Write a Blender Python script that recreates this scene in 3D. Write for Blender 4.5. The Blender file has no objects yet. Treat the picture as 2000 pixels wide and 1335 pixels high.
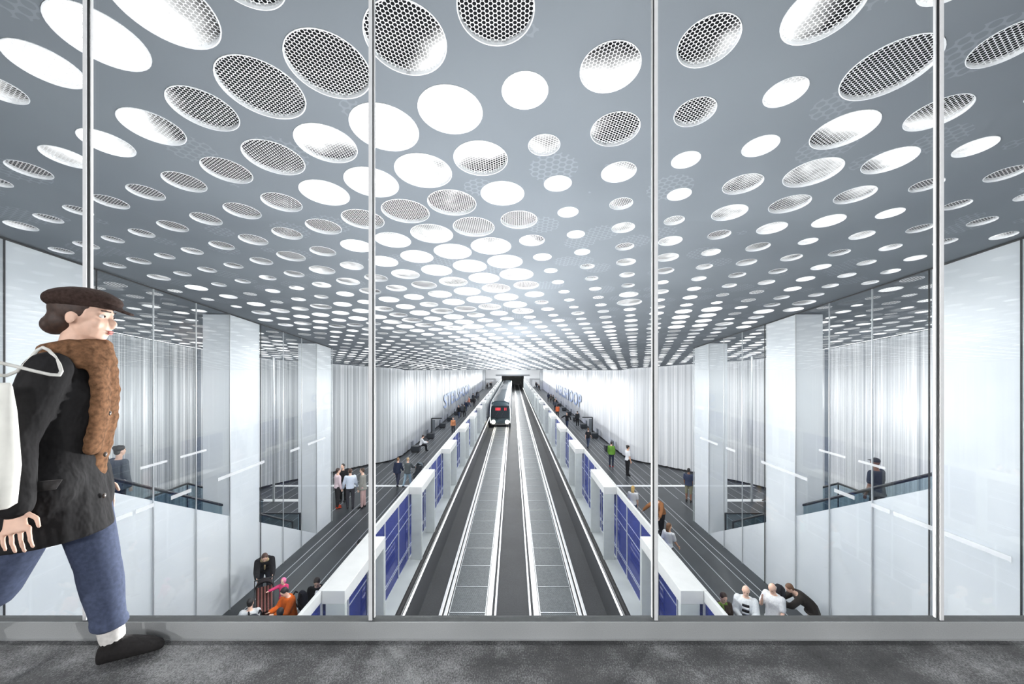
"""Underground station hall seen from a glazed gallery - Blender 4.5 scene script"""
RADII = '-13,4,172;-12,3,136;-12,4,134;-12,5,129;-11,0,153;-11,1,159;-11,2,188;-11,3,209;-11,4,185;-11,5,207;-10,-1,172;-10,0,158;-10,1,171;-10,2,146;-10,3,142;-10,4,138;-10,5,144;-9,-1,148;-9,0,136;-9,1,144;-9,2,155;-9,3,142;-9,4,152;-9,5,165;-8,-2,130;-8,-1,148;-8,0,157;-8,1,155;-8,2,155;-8,3,157;-8,4,155;-8,5,158;-7,-2,184;-7,-1,183;-7,0,185;-7,1,178;-7,2,185;-7,3,185;-7,4,193;-7,5,199;-7,6,193;-6,-2,200;-6,-1,187;-6,0,190;-6,1,205;-6,2,230;-6,3,235;-6,4,237;-6,5,240;-6,6,250;-6,7,253;-5,-3,176;-5,-2,218;-5,-1,216;-5,0,222;-5,1,212;-5,2,210;-5,3,212;-5,4,234;-5,5,232;-5,6,240;-5,7,239;-4,-3,228;-4,-2,255;-4,-1,249;-4,0,241;-4,1,249;-4,2,255;-4,3,265;-4,4,279;-4,5,274;-4,6,282;-4,7,284;-3,-3,280;-3,-2,271;-3,-1,301;-3,0,294;-3,1,293;-3,2,285;-3,3,289;-3,4,301;-3,5,304;-3,6,311;-3,7,320;-3,8,305;-2,-3,310;-2,-2,334;-2,-1,301;-2,0,316;-2,1,325;-2,2,327;-2,3,326;-2,4,324;-2,5,323;-2,6,322;-2,7,296;-2,8,310;-2,9,303;-1,-3,244;-1,-2,320;-1,-1,326;-1,0,325;-1,1,322;-1,2,311;-1,3,338;-1,4,328;-1,5,343;-1,6,280;-1,7,231;-1,8,178;-1,9,178;0,-2,301;0,-1,295;0,0,296;0,1,277;0,2,265;0,3,207;0,4,167;0,5,135;0,6,134;0,7,130;0,8,130;0,9,127;1,-2,267;1,-1,201;1,0,166;1,1,168;1,2,145;1,3,141;1,4,138;1,5,138;1,6,139;1,7,139;1,8,130;1,9,148;2,-2,137;2,-1,241;2,0,237;2,1,199;2,2,153;2,3,171;2,4,153;2,5,177;2,6,152;2,7,144;2,8,222;2,9,310;3,-1,218;3,0,182;3,1,151;3,2,147;3,3,142;4,-1,247;4,0,167;4,1,172;4,2,221;4,3,227;4,4,167;4,5,155;4,6,149;4,7,146;4,8,147;4,9,169;4,10,166;5,-1,190;5,0,311;5,1,273;5,2,288;5,3,239;5,4,201;5,5,183;5,6,170;5,7,160;5,8,146;5,9,140;5,10,140;6,0,210;6,1,230;6,2,240;6,3,216;6,4,202;6,5,135;6,6,168;6,7,160;6,8,162;6,9,150;6,10,160;6,11,161;6,12,164;6,13,149;7,1,105;7,2,168;7,3,158;7,4,155;7,5,160;7,6,155;7,7,162;7,8,164;7,9,169;7,10,170;7,11,189;7,12,251;8,3,167;8,4,142;8,5,153;8,6,148;8,7,141;8,8,150;8,9,151;8,10,158;9,4,134;9,5,155;9,7,152;9,8,150;9,9,147;9,10,168;10,6,153'
LP_HALL, LP_PLAT, LP_GAL, LP_OM, EXPO = 160, 520, 480, 640, 0.2
import bpy, bmesh, math, random
from mathutils import Vector, Matrix, Euler
from mathutils.geometry import delaunay_2d_cdt
R = random.Random(7)
scene = bpy.context.scene
COL = scene.collection
F, CX, CY = 750.0, 1001.5, 711.0          # focal length in pixels, vanishing point
EYE = 7.0                                 # eye height over the platforms
GF = 5.63                                 # gallery floor height

def at(u, d): return (u - CX) * d / F
def zat(v, d): return EYE - (v - CY) * d / F

CP = [(-6, 10.43), (6.1, 9.02), (17.17, 7.737), (29.2, 6.57), (132, 5.06)]
def ceil_z(d):
    for (a, za), (b, zb) in zip(CP, CP[1:]):
        if d <= b: return za + (zb - za) * (d - a) / (b - a)
    return CP[-1][1]
def ceil_slope(d):
    for (a, za), (b, zb) in zip(CP, CP[1:]):
        if d <= b: return (zb - za) / (b - a)
    return 0

# ------------------------------------------------------------------ materials
def srgb(r, g, b):
    f = lambda c: (c / 255 / 12.92) if c <= 10.3 else ((c / 255 + .055) / 1.055) ** 2.4
    return (f(r), f(g), f(b), 1)

class N:
    """tiny node-tree helper"""
    def __init__(s, name):
        s.m = bpy.data.materials.new(name); s.m.use_nodes = True
        s.t = s.m.node_tree; s.t.nodes.clear()
        s.out = s.t.nodes.new('ShaderNodeOutputMaterial')
    def n(s, typ, **kw):
        x = s.t.nodes.new('ShaderNode' + typ)
        for k, v in kw.items():
            if k.startswith('i_'): x.inputs[k[2:].replace('_', ' ')].default_value = v
            else: setattr(x, k, v)
        return x
    def l(s, a, b): s.t.links.new(a, b)
    def math(s, op, a, b=None, c=None, clamp=False):
        x = s.t.nodes.new('ShaderNodeMath'); x.operation = op; x.use_clamp = clamp
        for i, v in enumerate((a, b, c)):
            if v is None: continue
            if isinstance(v, (int, float)): x.inputs[i].default_value = v
            else: s.l(v, x.inputs[i])
        return x.outputs[0]
    def pos(s): return s.n('NewGeometry').outputs['Position']
    def noise(s, vec, scale, detail=3, rough=.5, vscale=None):
        if vscale:
            mp = s.n('Mapping'); mp.inputs['Scale'].default_value = vscale
            s.l(vec, mp.inputs['Vector']); vec = mp.outputs[0]
        x = s.n('TexNoise'); x.inputs['Scale'].default_value = scale
        x.inputs['Detail'].default_value = detail; x.inputs['Roughness'].default_value = rough
        s.l(vec, x.inputs['Vector']); return x.outputs['Fac']
    def ramp(s, fac, stops):
        x = s.n('ValToRGB'); e = x.color_ramp.elements
        while len(e) < len(stops): e.new(.5)
        for el, (p, c) in zip(e, stops): el.position = p; el.color = c
        s.l(fac, x.inputs[0]); return x.outputs[0]
    def bsdf(s, color=None, rough=.5, metal=0, spec=.5, coat=0):
        p = s.n('BsdfPrincipled')
        p.inputs['Roughness'].default_value = rough; p.inputs['Metallic'].default_value = metal
        p.inputs['Specular IOR Level'].default_value = spec; p.inputs['Coat Weight'].default_value = coat
        if color is not None:
            if isinstance(color, tuple): p.inputs['Base Color'].default_value = color
            else: s.l(color, p.inputs['Base Color'])
        return p
    def bump(s, h, p, strength=.3, dist=.01):
        b = s.n('Bump'); b.inputs['Strength'].default_value = strength; b.inputs['Distance'].default_value = dist
        s.l(h, b.inputs['Height']); s.l(b.outputs[0], p.inputs['Normal'])
    def done(s, sh): s.l(sh.outputs[0] if hasattr(sh, 'outputs') else sh, s.out.inputs[0]); return s.m

_simple = {}
def simple(name, rgb, rough=.5, metal=0, var=.12, scale=30, spec=.5, coat=0):
    """plain coloured material with a little procedural mottling"""
    if name in _simple: return _simple[name]
    k = N(name); c = srgb(*rgb)
    f = k.noise(k.pos(), scale)
    lo = tuple(x * (1 - var) for x in c[:3]) + (1,); hi = tuple(min(1, x * (1 + var)) for x in c[:3]) + (1,)
    col = k.ramp(f, [(.3, lo), (.7, hi)])
    _simple[name] = k.done(k.bsdf(col, rough, metal, spec, coat)); return _simple[name]

def emit(name, rgb, strength):
    k = N(name); e = k.n('Emission'); e.inputs[0].default_value = srgb(*rgb); e.inputs[1].default_value = strength
    return k.done(e)

def glass(name, tint, refl=.04, haze=0, hazecol=(200, 205, 210)):
    """thin architectural pane: straight-through transmission plus a fresnel mirror"""
    k = N(name)
    tr = k.n('BsdfTransparent'); tr.inputs[0].default_value = tint
    gl = k.n('BsdfGlossy'); gl.inputs['Roughness'].default_value = 0
    lw = k.n('LayerWeight'); lw.inputs[0].default_value = .5
    fac = k.math('MULTIPLY_ADD', k.math('POWER', lw.outputs['Facing'], 5), .45, refl, clamp=True)
    mx = k.n('MixShader'); k.l(fac, mx.inputs[0]); k.l(tr.outputs[0], mx.inputs[1]); k.l(gl.outputs[0], mx.inputs[2])
    if haze:
        df = k.n('BsdfDiffuse'); df.inputs[0].default_value = srgb(*hazecol)
        m2 = k.n('MixShader'); m2.inputs[0].default_value = haze
        k.l(mx.outputs[0], m2.inputs[1]); k.l(df.outputs[0], m2.inputs[2]); return k.done(m2)
    return k.done(mx)

def hex_mask(k, p=.032, hole=.425):
    sp = k.n('SeparateXYZ'); k.l(k.pos(), sp.inputs[0])
    sx = p * math.sqrt(3) / 2
    dx = k.math('PINGPONG', k.math('ADD', sp.outputs[0], 100), sx); dy = k.math('PINGPONG', k.math('ADD', sp.outputs[1], 100), p / 2)
    ex = k.math('SUBTRACT', sx, dx); ey = k.math('SUBTRACT', p / 2, dy)
    da = k.math('ADD', k.math('MULTIPLY', dx, dx), k.math('MULTIPLY', dy, dy))
    db = k.math('ADD', k.math('MULTIPLY', ex, ex), k.math('MULTIPLY', ey, ey))
    return k.math('LESS_THAN', k.math('MINIMUM', da, db), (p * hole) ** 2)

M = {}
# ceiling: satin blue-grey painted metal with faint mesh-disc reflections painted into the colour
k = N('ceiling_paint')
v = k.n('TexVoronoi'); v.inputs['Scale'].default_value = 1.3; v.inputs['Randomness'].default_value = .8
mp = k.n('Mapping'); mp.inputs['Scale'].default_value = (1, 1, 0); k.l(k.pos(), mp.inputs[0]); k.l(mp.outputs[0], v.inputs['Vector'])
inside = k.math('LESS_THAN', v.outputs['Distance'], .36)
hm = hex_mask(k, .085, .40)
ring = k.math('MULTIPLY', inside, k.math('SUBTRACT', 1, hm))
nz = k.noise(k.pos(), .5, 2)
base = k.ramp(nz, [(.3, srgb(117, 123, 129)), (.7, srgb(127, 133, 139))])
mixc = k.n('MixRGB'); k.l(k.math('MULTIPLY', ring, .36), mixc.inputs[0]); k.l(base, mixc.inputs[1]); mixc.inputs[2].default_value = srgb(152, 158, 164)
M['ceiling'] = k.done(k.bsdf(mixc.outputs[0], .7, 0, 0))

M['white'] = simple('white_enamel', (236, 238, 238), .35, var=.02)
M['rimwhite'] = simple('rim_white', (242, 244, 246), .5, var=.01)
M['gatewhite'] = simple('gate_white_panel', (178, 180, 180), .3, var=.04, scale=4)
M['gatepost'] = simple('gate_post_panel', (160, 166, 165), .35, var=.05, scale=5)
# glossy back-painted glass cladding of the side walls
k = N('white_glass_cladding')
f = k.noise(k.pos(), .6, 4, .55, (.3, 1, .7))
M['cladding'] = k.done(k.bsdf(k.ramp(f, [(.25, srgb(214, 220, 225)), (.75, srgb(236, 240, 243))]), .4, 0, .25))
M['joint'] = simple('joint_dark', (28, 30, 32), .6)
M['alu'] = simple('brushed_aluminium', (196, 200, 202), .35, .6, var=.05)
M['mullion'] = simple('mullion_white', (222, 222, 222), .4, var=.03)
M['steel'] = simple('polished_rail_steel', (225, 227, 228), .3, .5, var=.06)
M['darksteel'] = simple('dark_steel', (40, 43, 47), .45, .3)
M['handrail'] = simple('handrail_black', (26, 30, 34), .4)
# gallery floor: rough dark screed
k = N('gallery_screed'); p_ = k.pos()
a = k.noise(p_, 6, 6, .65); b = k.noise(p_, 170, 3, .75, (1, .6, 1)); c = k.noise(p_, 1.3, 3, .5)
h = k.math('ADD', k.math('MULTIPLY', a, .5), k.math('ADD', k.math('MULTIPLY', b, .6), k.math('MULTIPLY', c, .5)))
p = k.bsdf(k.ramp(h, [(.52, srgb(20, 20, 21)), (.78, srgb(74, 74, 75)), (1.0, srgb(160, 160, 160))]), .6, 0, .4)
k.bump(k.math('ADD', a, b), p, .5, .012); M['screed'] = k.done(p)
k = N('base_rail_metal'); f = k.noise(k.pos(), 300, 2, .6); g = k.noise(k.pos(), 2, 2)
p = k.bsdf(k.ramp(k.math('ADD', k.math('MULTIPLY', f, .5), k.math('MULTIPLY', g, .5)), [(.3, srgb(150, 152, 152)), (.7, srgb(186, 188, 188))]), .45, .2)
M['baserail'] = k.done(p)
# platform paving: dark stone slabs
k = N('platform_paving'); f = k.noise(k.pos(), 40, 4, .7); g = k.noise(k.pos(), 1.2, 3)
p = k.bsdf(k.ramp(k.math('ADD', k.math('MULTIPLY', f, .6), k.math('MULTIPLY', g, .4)), [(.3, srgb(42, 46, 49)), (.7, srgb(66, 71, 75))]), .42, 0, .4)
M['paving'] = k.done(p)
M['inlay'] = simple('pale_floor_inlay', (176, 180, 184), .4)
M['crossline'] = simple('white_floor_stripe', (236, 238, 238), .4)
k = N('ledge_concrete'); f = k.noise(k.pos(), 60, 4, .7); g = k.noise(k.pos(), .8, 3)
M['ledge'] = k.done(k.bsdf(k.ramp(k.math('ADD', k.math('MULTIPLY', f, .4), k.math('MULTIPLY', g, .6)), [(.3, srgb(132, 138, 137)), (.7, srgb(168, 173, 172))]), .4))
k = N('trackbed_concrete'); f = k.noise(k.pos(), 45, 5, .75); g = k.noise(k.pos(), .5, 3)
p = k.bsdf(k.ramp(k.math('ADD', k.math('MULTIPLY', f, .75), k.math('MULTIPLY', g, .25)), [(.3, srgb(34, 35, 37)), (.7, srgb(66, 68, 70))]), .65, 0, .12)
M['trackbed'] = k.done(p)
M['trenchwall'] = simple('trench_wall', (52, 54, 56), .55, var=.1, scale=12)
M['trenchdark'] = simple('trench_edge_dark', (24, 25, 27), .5)
# open grating: diagonal bars
k = N('track_grating'); sp = k.n('SeparateXYZ'); k.l(k.pos(), sp.inputs[0])
d1 = k.math('PINGPONG', k.math('ADD', k.math('ADD', sp.outputs[0], sp.outputs[1]), 50), .035)
f = k.noise(k.pos(), 14, 4, .7)
h = k.math('ADD', k.math('MULTIPLY', k.math('DIVIDE', d1, .035), .45), k.math('MULTIPLY', f, .6))
p = k.bsdf(k.ramp(h, [(.25, srgb(36, 39, 41)), (.85, srgb(104, 110, 113))]), .55, .1, .2)
k.bump(h, p, .4, .01); M['grating'] = k.done(p)
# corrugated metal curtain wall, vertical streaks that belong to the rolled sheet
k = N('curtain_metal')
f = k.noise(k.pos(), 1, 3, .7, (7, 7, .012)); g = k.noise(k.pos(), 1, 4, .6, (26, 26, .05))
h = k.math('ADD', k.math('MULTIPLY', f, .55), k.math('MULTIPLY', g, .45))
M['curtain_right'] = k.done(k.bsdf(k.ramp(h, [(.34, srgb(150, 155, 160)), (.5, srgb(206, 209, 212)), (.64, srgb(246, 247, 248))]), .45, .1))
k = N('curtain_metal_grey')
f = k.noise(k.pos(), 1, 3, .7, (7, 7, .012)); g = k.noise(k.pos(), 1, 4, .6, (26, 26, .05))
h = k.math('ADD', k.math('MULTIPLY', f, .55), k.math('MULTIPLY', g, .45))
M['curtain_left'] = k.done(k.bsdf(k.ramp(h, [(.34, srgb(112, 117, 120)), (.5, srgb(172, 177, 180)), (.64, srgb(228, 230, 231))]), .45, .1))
M['endwall'] = simple('end_wall_white', (238, 240, 242), .5, var=.02)
M['tunnel'] = simple('tunnel_black', (14, 15, 16), .8)
M['mirrorglass'] = glass('side_wall_glass', (.975, .98, .98, 1), .06)
M['frontglass'] = glass('gallery_glass', (.985, .99, .99, 1), .02)
M['balglass'] = glass('balustrade_glass', (.72, .80, .83, 1), .06)
M['blueglass'] = glass('blue_gate_glass', (.30, .37, .68, 1), .06, .38, (66, 77, 146))
# perforated sheet over each light
k = N('perforated_sheet'); hm = hex_mask(k)
tr = k.n('BsdfTransparent'); p0 = k.bsdf(srgb(250, 251, 252), .5); tl = k.n('BsdfTranslucent'); tl.inputs[0].default_value = (.95, .95, .95, 1)
p = k.n('MixShader'); p.inputs[0].default_value = .12; k.l(p0.outputs[0], p.inputs[1]); k.l(tl.outputs[0], p.inputs[2])
mx = k.n('MixShader'); k.l(hm, mx.inputs[0]); k.l(p.outputs[0], mx.inputs[1]); k.l(tr.outputs[0], mx.inputs[2])
M['perf'] = k.done(mx)
# lamp diffuser: lit part set per lamp (object colour = direction, offset, level)
k = N('lamp_diffuser'); tc = k.n('TexCoord'); oi = k.n('ObjectInfo')
sp = k.n('SeparateXYZ'); k.l(tc.outputs['Object'], sp.inputs[0])
sc_ = k.n('SeparateColor'); k.l(oi.outputs['Color'], sc_.inputs[0])
ux = k.math('MULTIPLY_ADD', sc_.outputs[0], 2, -1); uy = k.math('MULTIPLY_ADD', sc_.outputs[1], 2, -1)
dt = k.math('ADD', k.math('MULTIPLY', ux, sp.outputs[0]), k.math('MULTIPLY', uy, sp.outputs[1]))
nz = k.noise(k.pos(), 3.2, 2)
g = k.math('ADD', k.math('ADD', dt, k.math('MULTIPLY_ADD', sc_.outputs[2], 4, -2)), k.math('MULTIPLY_ADD', nz, 1.6, -.8))
sm = k.n('MapRange'); sm.interpolation_type = 'SMOOTHSTEP'; k.l(g, sm.inputs[0])
sm.inputs[1].default_value = -.5; sm.inputs[2].default_value = 1.15
em = k.n('Emission'); em.inputs[0].default_value = (1, 1, 1, 1)
k.l(k.math('MULTIPLY', k.math('POWER', sm.outputs[0], 1.3), 2.6), em.inputs[1])
df = k.n('BsdfDiffuse'); df.inputs[0].default_value = (.012, .012, .013, 1)
ad = k.n('AddShader'); k.l(em.outputs[0], ad.inputs[0]); k.l(df.outputs[0], ad.inputs[1]); M['lamp'] = k.done(ad)
M['housing'] = simple('lamp_housing_black', (20, 20, 21), .6)
# far lamps: sheet and lamp seen as one
k = N('far_perforated_lamp'); hm = hex_mask(k, .05, .34)
at_ = k.n('Attribute'); at_.attribute_name = 'glow'
p = k.bsdf(srgb(244, 246, 247), .5); dk = k.n('BsdfDiffuse'); dk.inputs[0].default_value = (.02, .02, .02, 1)
mx = k.n('MixShader'); k.l(hm, mx.inputs[0]); k.l(p.outputs[0], mx.inputs[1]); k.l(dk.outputs[0], mx.inputs[2])
em = k.n('Emission'); k.l(k.math('MULTIPLY', at_.outputs['Fac'], 1.3), em.inputs[1])
ad = k.n('AddShader'); k.l(mx.outputs[0], ad.inputs[0]); k.l(em.outputs[0], ad.inputs[1]); M['farlamp'] = k.done(ad)
M['cove'] = emit('cove_led', (250, 252, 255), 2.2)
M['edgeled'] = emit('edge_led', (250, 252, 255), 6)
k = N('white_glass_reflection'); tr = k.n('BsdfTransparent'); df = k.n('BsdfDiffuse'); df.inputs[0].default_value = srgb(250, 251, 252)
mx = k.n('MixShader'); mx.inputs[0].default_value = .27; k.l(tr.outputs[0], mx.inputs[1]); k.l(df.outputs[0], mx.inputs[2]); M['reflection'] = k.done(mx)  # translucent white that paints the reflected dashes
M['letter'] = simple('lettering_blue_grey', (132, 150, 186), .5, var=.03)

# ------------------------------------------------------------------ mesh helpers
class MB:
    def __init__(s): s.v = []; s.f = []; s.mi = []
    def quad(s, pts, mi=0):
        b = len(s.v); s.v += [tuple(p) for p in pts]; s.f.append(tuple(range(b, b + len(pts)))); s.mi.append(mi)
    def box(s, x0, x1, y0, y1, z0, z1, mi=0):
        b = len(s.v)
        s.v += [(x, y, z) for z in (z0, z1) for y in (y0, y1) for x in (x0, x1)]
        for f in ((0, 2, 3, 1), (4, 5, 7, 6), (0, 1, 5, 4), (2, 6, 7, 3), (0, 4, 6, 2), (1, 3, 7, 5)):
            s.f.append(tuple(b + i for i in f)); s.mi.append(mi)
    def prism(s, poly, axis, a, b_, mi=0):
        """poly in the two other axes, extruded along axis from a to b_"""
        n = len(poly); b = len(s.v)
        for t in (a, b_):
            for p, q in poly:
                s.v.append({'x': (t, p, q), 'y': (p, t, q), 'z': (p, q, t)}[axis])
        s.f.append(tuple(b + i for i in range(n))[::-1]); s.f.append(tuple(b + n + i for i in range(n)))
        for i in range(n):
            j = (i + 1) % n; s.f.append((b + i, b + j, b + n + j, b + n + i))
        s.mi += [mi] * (n + 2)
    def loft(s, rings, n=14, mi=0, cap=True):
        """rings: (centre, ax, ay) with ax, ay the half-axis vectors"""
        b = len(s.v)
        for c, ax, ay in rings:
            for i in range(n):
                t = 2 * math.pi * i / n
                p = c + ax * math.cos(t) + ay * math.sin(t); s.v.append(tuple(p))
        for r in range(len(rings) - 1):
            for i in range(n):
                j = (i + 1) % n
                s.f.append((b + r * n + i, b + r * n + j, b + (r + 1) * n + j, b + (r + 1) * n + i)); s.mi.append(mi)
        if cap:
            s.f.append(tuple(b + i for i in range(n))[::-1]); s.mi.append(mi)
            e = b + (len(rings) - 1) * n; s.f.append(tuple(e + i for i in range(n))); s.mi.append(mi)
    def limb(s, p0, p1, r0, r1, n=12, mi=0, flat=1.0, mid=None):
        """tapered round-ended limb"""
        p0 = Vector(p0); p1 = Vector(p1); d = p1 - p0; L = d.length or 1e-6; d = d / L
        a = Vector((1, 0, 0)) if abs(d.x) < .8 else Vector((0, 1, 0))
        e1 = d.cross(a).normalized(); e2 = d.cross(e1)
        rr = []
        for t in (-1, -.85, -.5): rr.append((p0 + d * (t * r0), r0 * math.sqrt(max(0.0025, 1 - t * t))))
        for t in (0, .25, .5, .75, 1):
            r = r0 + (r1 - r0) * t
            if mid: r *= 1 + mid * math.sin(math.pi * min(1, t * 1.25))
            rr.append((p0 + d * (L * t), r))
        for t in (.5, .85, 1): rr.append((p1 + d * (t * r1), r1 * math.sqrt(max(0.0025, 1 - t * t))))
        s.loft([(c, e1 * r, e2 * r * flat) for c, r in rr], n, mi)
    def ball(s, c, rx, ry, rz, n=14, m=9, mi=0, rot=None):
        c = Vector(c); rings = []
        X = Vector((rx, 0, 0)); Y = Vector((0, ry, 0)); Z = Vector((0, 0, rz))
        if rot is not None: X = rot @ X; Y = rot @ Y; Z = rot @ Z
        for i in range(m):
            t = -math.pi / 2 + math.pi * (i + .15) / (m - .7); t = max(-1.5, min(1.5, t))
            rings.append((c + Z * math.sin(t), X * math.cos(t), Y * math.cos(t)))
        s.loft(rings, n, mi)
    def tube(s, pts, r, n=8, mi=0):
        for a, b in zip(pts, pts[1:]): s.limb(a, b, r, r, n, mi)
    def build(s, name, mats, parent=None, smooth=False, loc=None):
        me = bpy.data.meshes.new(name); me.from_pydata(s.v, [], s.f)
        if not isinstance(mats, (list, tuple)): mats = [mats]
        for m in mats: me.materials.append(m)
        if len(mats) > 1: me.polygons.foreach_set('material_index', s.mi)
        if smooth: me.polygons.foreach_set('use_smooth', [True] * len(me.polygons))
        me.update()
        o = bpy.data.objects.new(name, me); COL.objects.link(o)
        if parent is not None: o.parent = parent
        if loc is not None: o.location = loc
        return o

def tag(o, label, cat, group=None):
    o['label'] = label; o['category'] = cat
    if group: o['group'] = group
    return o
def empty(name, loc=(0, 0, 0), rz=0):
    o = bpy.data.objects.new(name, None); COL.objects.link(o); o.location = loc; o.rotation_euler = (0, 0, rz); return o
def struct(o): o['kind'] = 'structure'; return o
def bevel(o, w=.01, seg=2):
    m = o.modifiers.new('bevel', 'BEVEL'); m.width = w; m.segments = seg; m.limit_method = 'ANGLE'; return o
ONES = 'zeroth first second third fourth fifth sixth seventh eighth ninth tenth eleventh twelfth thirteenth fourteenth fifteenth sixteenth seventeenth eighteenth nineteenth'.split()
TENS = ['', '', 'twent', 'thirt', 'fort', 'fift', 'sixt', 'sevent', 'eight', 'ninet']
def nth(n):
    if n < 20: return ONES[n]
    if n >= 100: return 'hundred' + ('th' if n == 100 else ' and ' + nth(n - 100))
    t, o = divmod(n, 10)
    return TENS[t] + ('ieth' if o == 0 else 'y-' + ONES[o])
def side_name(s): return 'left' if s < 0 else 'right'
# ------------------------------------------------------------------ the setting
END = 120.0
GX = 3.75          # gate glass plane
WX = 8.07          # glass side wall plane
CURT = 8.4         # curtain wall along the platform
# gallery
m = MB(); m.box(-8, 8, -5, 1.96, GF - .25, GF); struct(m.build('floor_gallery', M['screed']))
m = MB(); m.box(-8.0, 8.0, 1.70, 1.95, 0, GF - .26); struct(m.build('wall_below_gallery', M['cladding']))
m = MB(); m.box(-8, 8, -5.2, -5, GF - .25, 10.4); struct(m.build('wall_back', simple('gallery_back_wall', (120, 122, 124), .6)))
m = MB()
for s in (-1, 1): m.box(s * 8.0 - .1, s * 8.0 + .1, -5, 1.9, GF - .25, 10.4)
struct(m.build('wall_gallery_ends', simple('gallery_back_wall', (120, 122, 124), .6)))
m = MB(); m.box(-7.9, 7.9, 1.91, 1.912, GF, GF + .086); m.box(-7.9, 7.9, 1.912, 1.965, GF, GF + .0858, 1); m.box(-7.9, 7.9, 1.905, 1.91, GF, GF + .006)
m.box(-7.9, 7.9, 1.9095, 1.9125, GF + .080, GF + .0885)
struct(m.build('trim_glazing_base', [M['baserail'], simple('glazing_bed_dark', (74, 76, 77), .7)]))
# gallery glazing: mullions and panes
PIT = 557 * 1.93 / F
MX = [at(724, 1.93) + PIT * i for i in range(-5, 7)]
for i, x in enumerate(MX):
    if abs(x) > 7.8: continue
    sg = 1 if x < 0 else -1                              # gasket sits on the inner side
    b = MB(); b.box(x - .0095, x + .0095, 1.924, 1.930, GF + .086, ceil_z(1.93) + .02)
    o = struct(b.build('trim_%d' % (i + 1), M['mullion'])); bevel(o, .002, 2)
    g = MB(); g.box(x - .0112, x + .0112, 1.931, 1.940, GF + .09, ceil_z(1.94) + .02); g.build('gasket', M['joint'], o)
    c = MB(); c.box(x + sg * .0135 - .0025, x + sg * .0135 + .0025, 1.9405, 1.952, GF + .09, ceil_z(1.94) + .02); c.build('glass_edge', M['mullion'], o)
    if i + 1 < len(MX) and MX[i + 1] < 7.8:
        b = MB(); b.box(x + .012, MX[i + 1] - .012, 1.946, 1.954, GF + .088, ceil_z(1.95)); struct(b.build('window_%d' % (i + 1), M['frontglass']))

# platforms: paving with pale inlays, cross stripes and ledge
for s in (-1, 1):
    m = MB()
    near = [7.67, 7.40, 6.83, 6.17, 4.28, 4.12]
    far = [4.12, 4.35, 4.8, 5.2, 5.6, 6.0, 6.4, 6.8, 7.2, 7.6, 7.95]
    wide = [8.6 + .62 * i for i in range(9)]
    def strips(lines, y0, y1, xin, xout, w=.028):
        x = xin
        for L in sorted(lines):
            m.quad([(s * x, y0, 0), (s * (L - w / 2), y0, 0), (s * (L - w / 2), y1, 0), (s * x, y1, 0)][::s], 0)
            m.quad([(s * (L - w / 2), y0, 0), (s * (L + w / 2), y0, 0), (s * (L + w / 2), y1, 0), (s * (L - w / 2), y1, 0)][::s], 1)
            x = L + w / 2
        m.quad([(s * x, y0, 0), (s * xout, y0, 0), (s * xout, y1, 0), (s * x, y1, 0)][::s], 0)
    strips(near, 2.0, 22.0, GX, 8.07); strips(near[:2] + far, 22.3, END, GX, 8.07, .022)
    m.quad([(s * GX, 22.0, 0), (s * 15, 22.0, 0), (s * 15, 22.3, 0), (s * GX, 22.3, 0)][::s], 2)
    # the wider hall beside the stairs, stripes and two pale bands
    strips(wide, 2.0, 19.6, 8.07, 15); m.quad([(s * 8.07, 19.6, 0), (s * 9.5, 19.6, 0), (s * 9.5, 19.95, 0), (s * 8.07, 19.95, 0)][::s], 0); m.quad([(s * 9.5, 19.6, 0), (s * 15, 19.6, 0), (s * 15, 19.95, 0), (s * 9.5, 19.95, 0)][::s], 2)
    strips(wide, 19.95, 22.0, 8.07, 15); strips(wide, 22.3, 30.5, 8.07, 15)
    m.quad([(s * 8.07, 30.5, 0), (s * 8.6, 30.5, 0), (s * 8.6, END, 0), (s * 8.07, END, 0)][::s], 0)
    struct(m.build('floor_platform_' + side_name(s), [M['paving'], M['inlay'], M['crossline']]))
    m = MB(); m.quad([(s * 3.29, 2, 0), (s * GX, 2, 0), (s * GX, END, 0), (s * 3.29, END, 0)][::s])
    struct(m.build('trim_ledge_' + side_name(s), M['ledge']))
    # trench side: dark grooves, lit strip, wall
    prof = [(3.29, 0), (3.29, -.10), (3.25, -.10), (3.25, -.13), (3.28, -.13), (3.28, -.24), (3.24, -.24), (3.24, -.27), (3.26, -.27), (3.26, -.385)]
    m = MB()
    for (xa, za), (xb, zb) in zip(prof, prof[1:]):
        m.quad([(s * xa, 2, za), (s * xa, END + 40, za), (s * xb, END + 40, zb), (s * xb, 2, zb)], 0)
    low = [(3.26, -.385), (3.17, -.385), (3.05, -1.1)]
    for (xa, za), (xb, zb) in zip(low, low[1:]):
        m.quad([(s * xa, 2, za), (s * xa, END + 40, za), (s * xb, END + 40, zb), (s * xb, 2, zb)], 1)
    struct(m.build('wall_trench_' + side_name(s), [M['trenchdark'], M['trenchwall']]))
    m = MB(); m.box(s * 3.21 - .022, s * 3.21 + .022, 2.2, END, -.384, -.365)
    tag(m.build('edge_light_strip', M['edgeled']), 'thin white light strip along the %s trench wall' % ('left-hand' if s < 0 else 'right-hand'), 'light strip', 'light strips beside the tracks')
m = MB(); m.quad([(-3.05, 2, -1.1), (3.05, 2, -1.1), (3.05, END + 40, -1.1), (-3.05, END + 40, -1.1)])
struct(m.build('floor_track', M['trackbed']))

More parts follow.
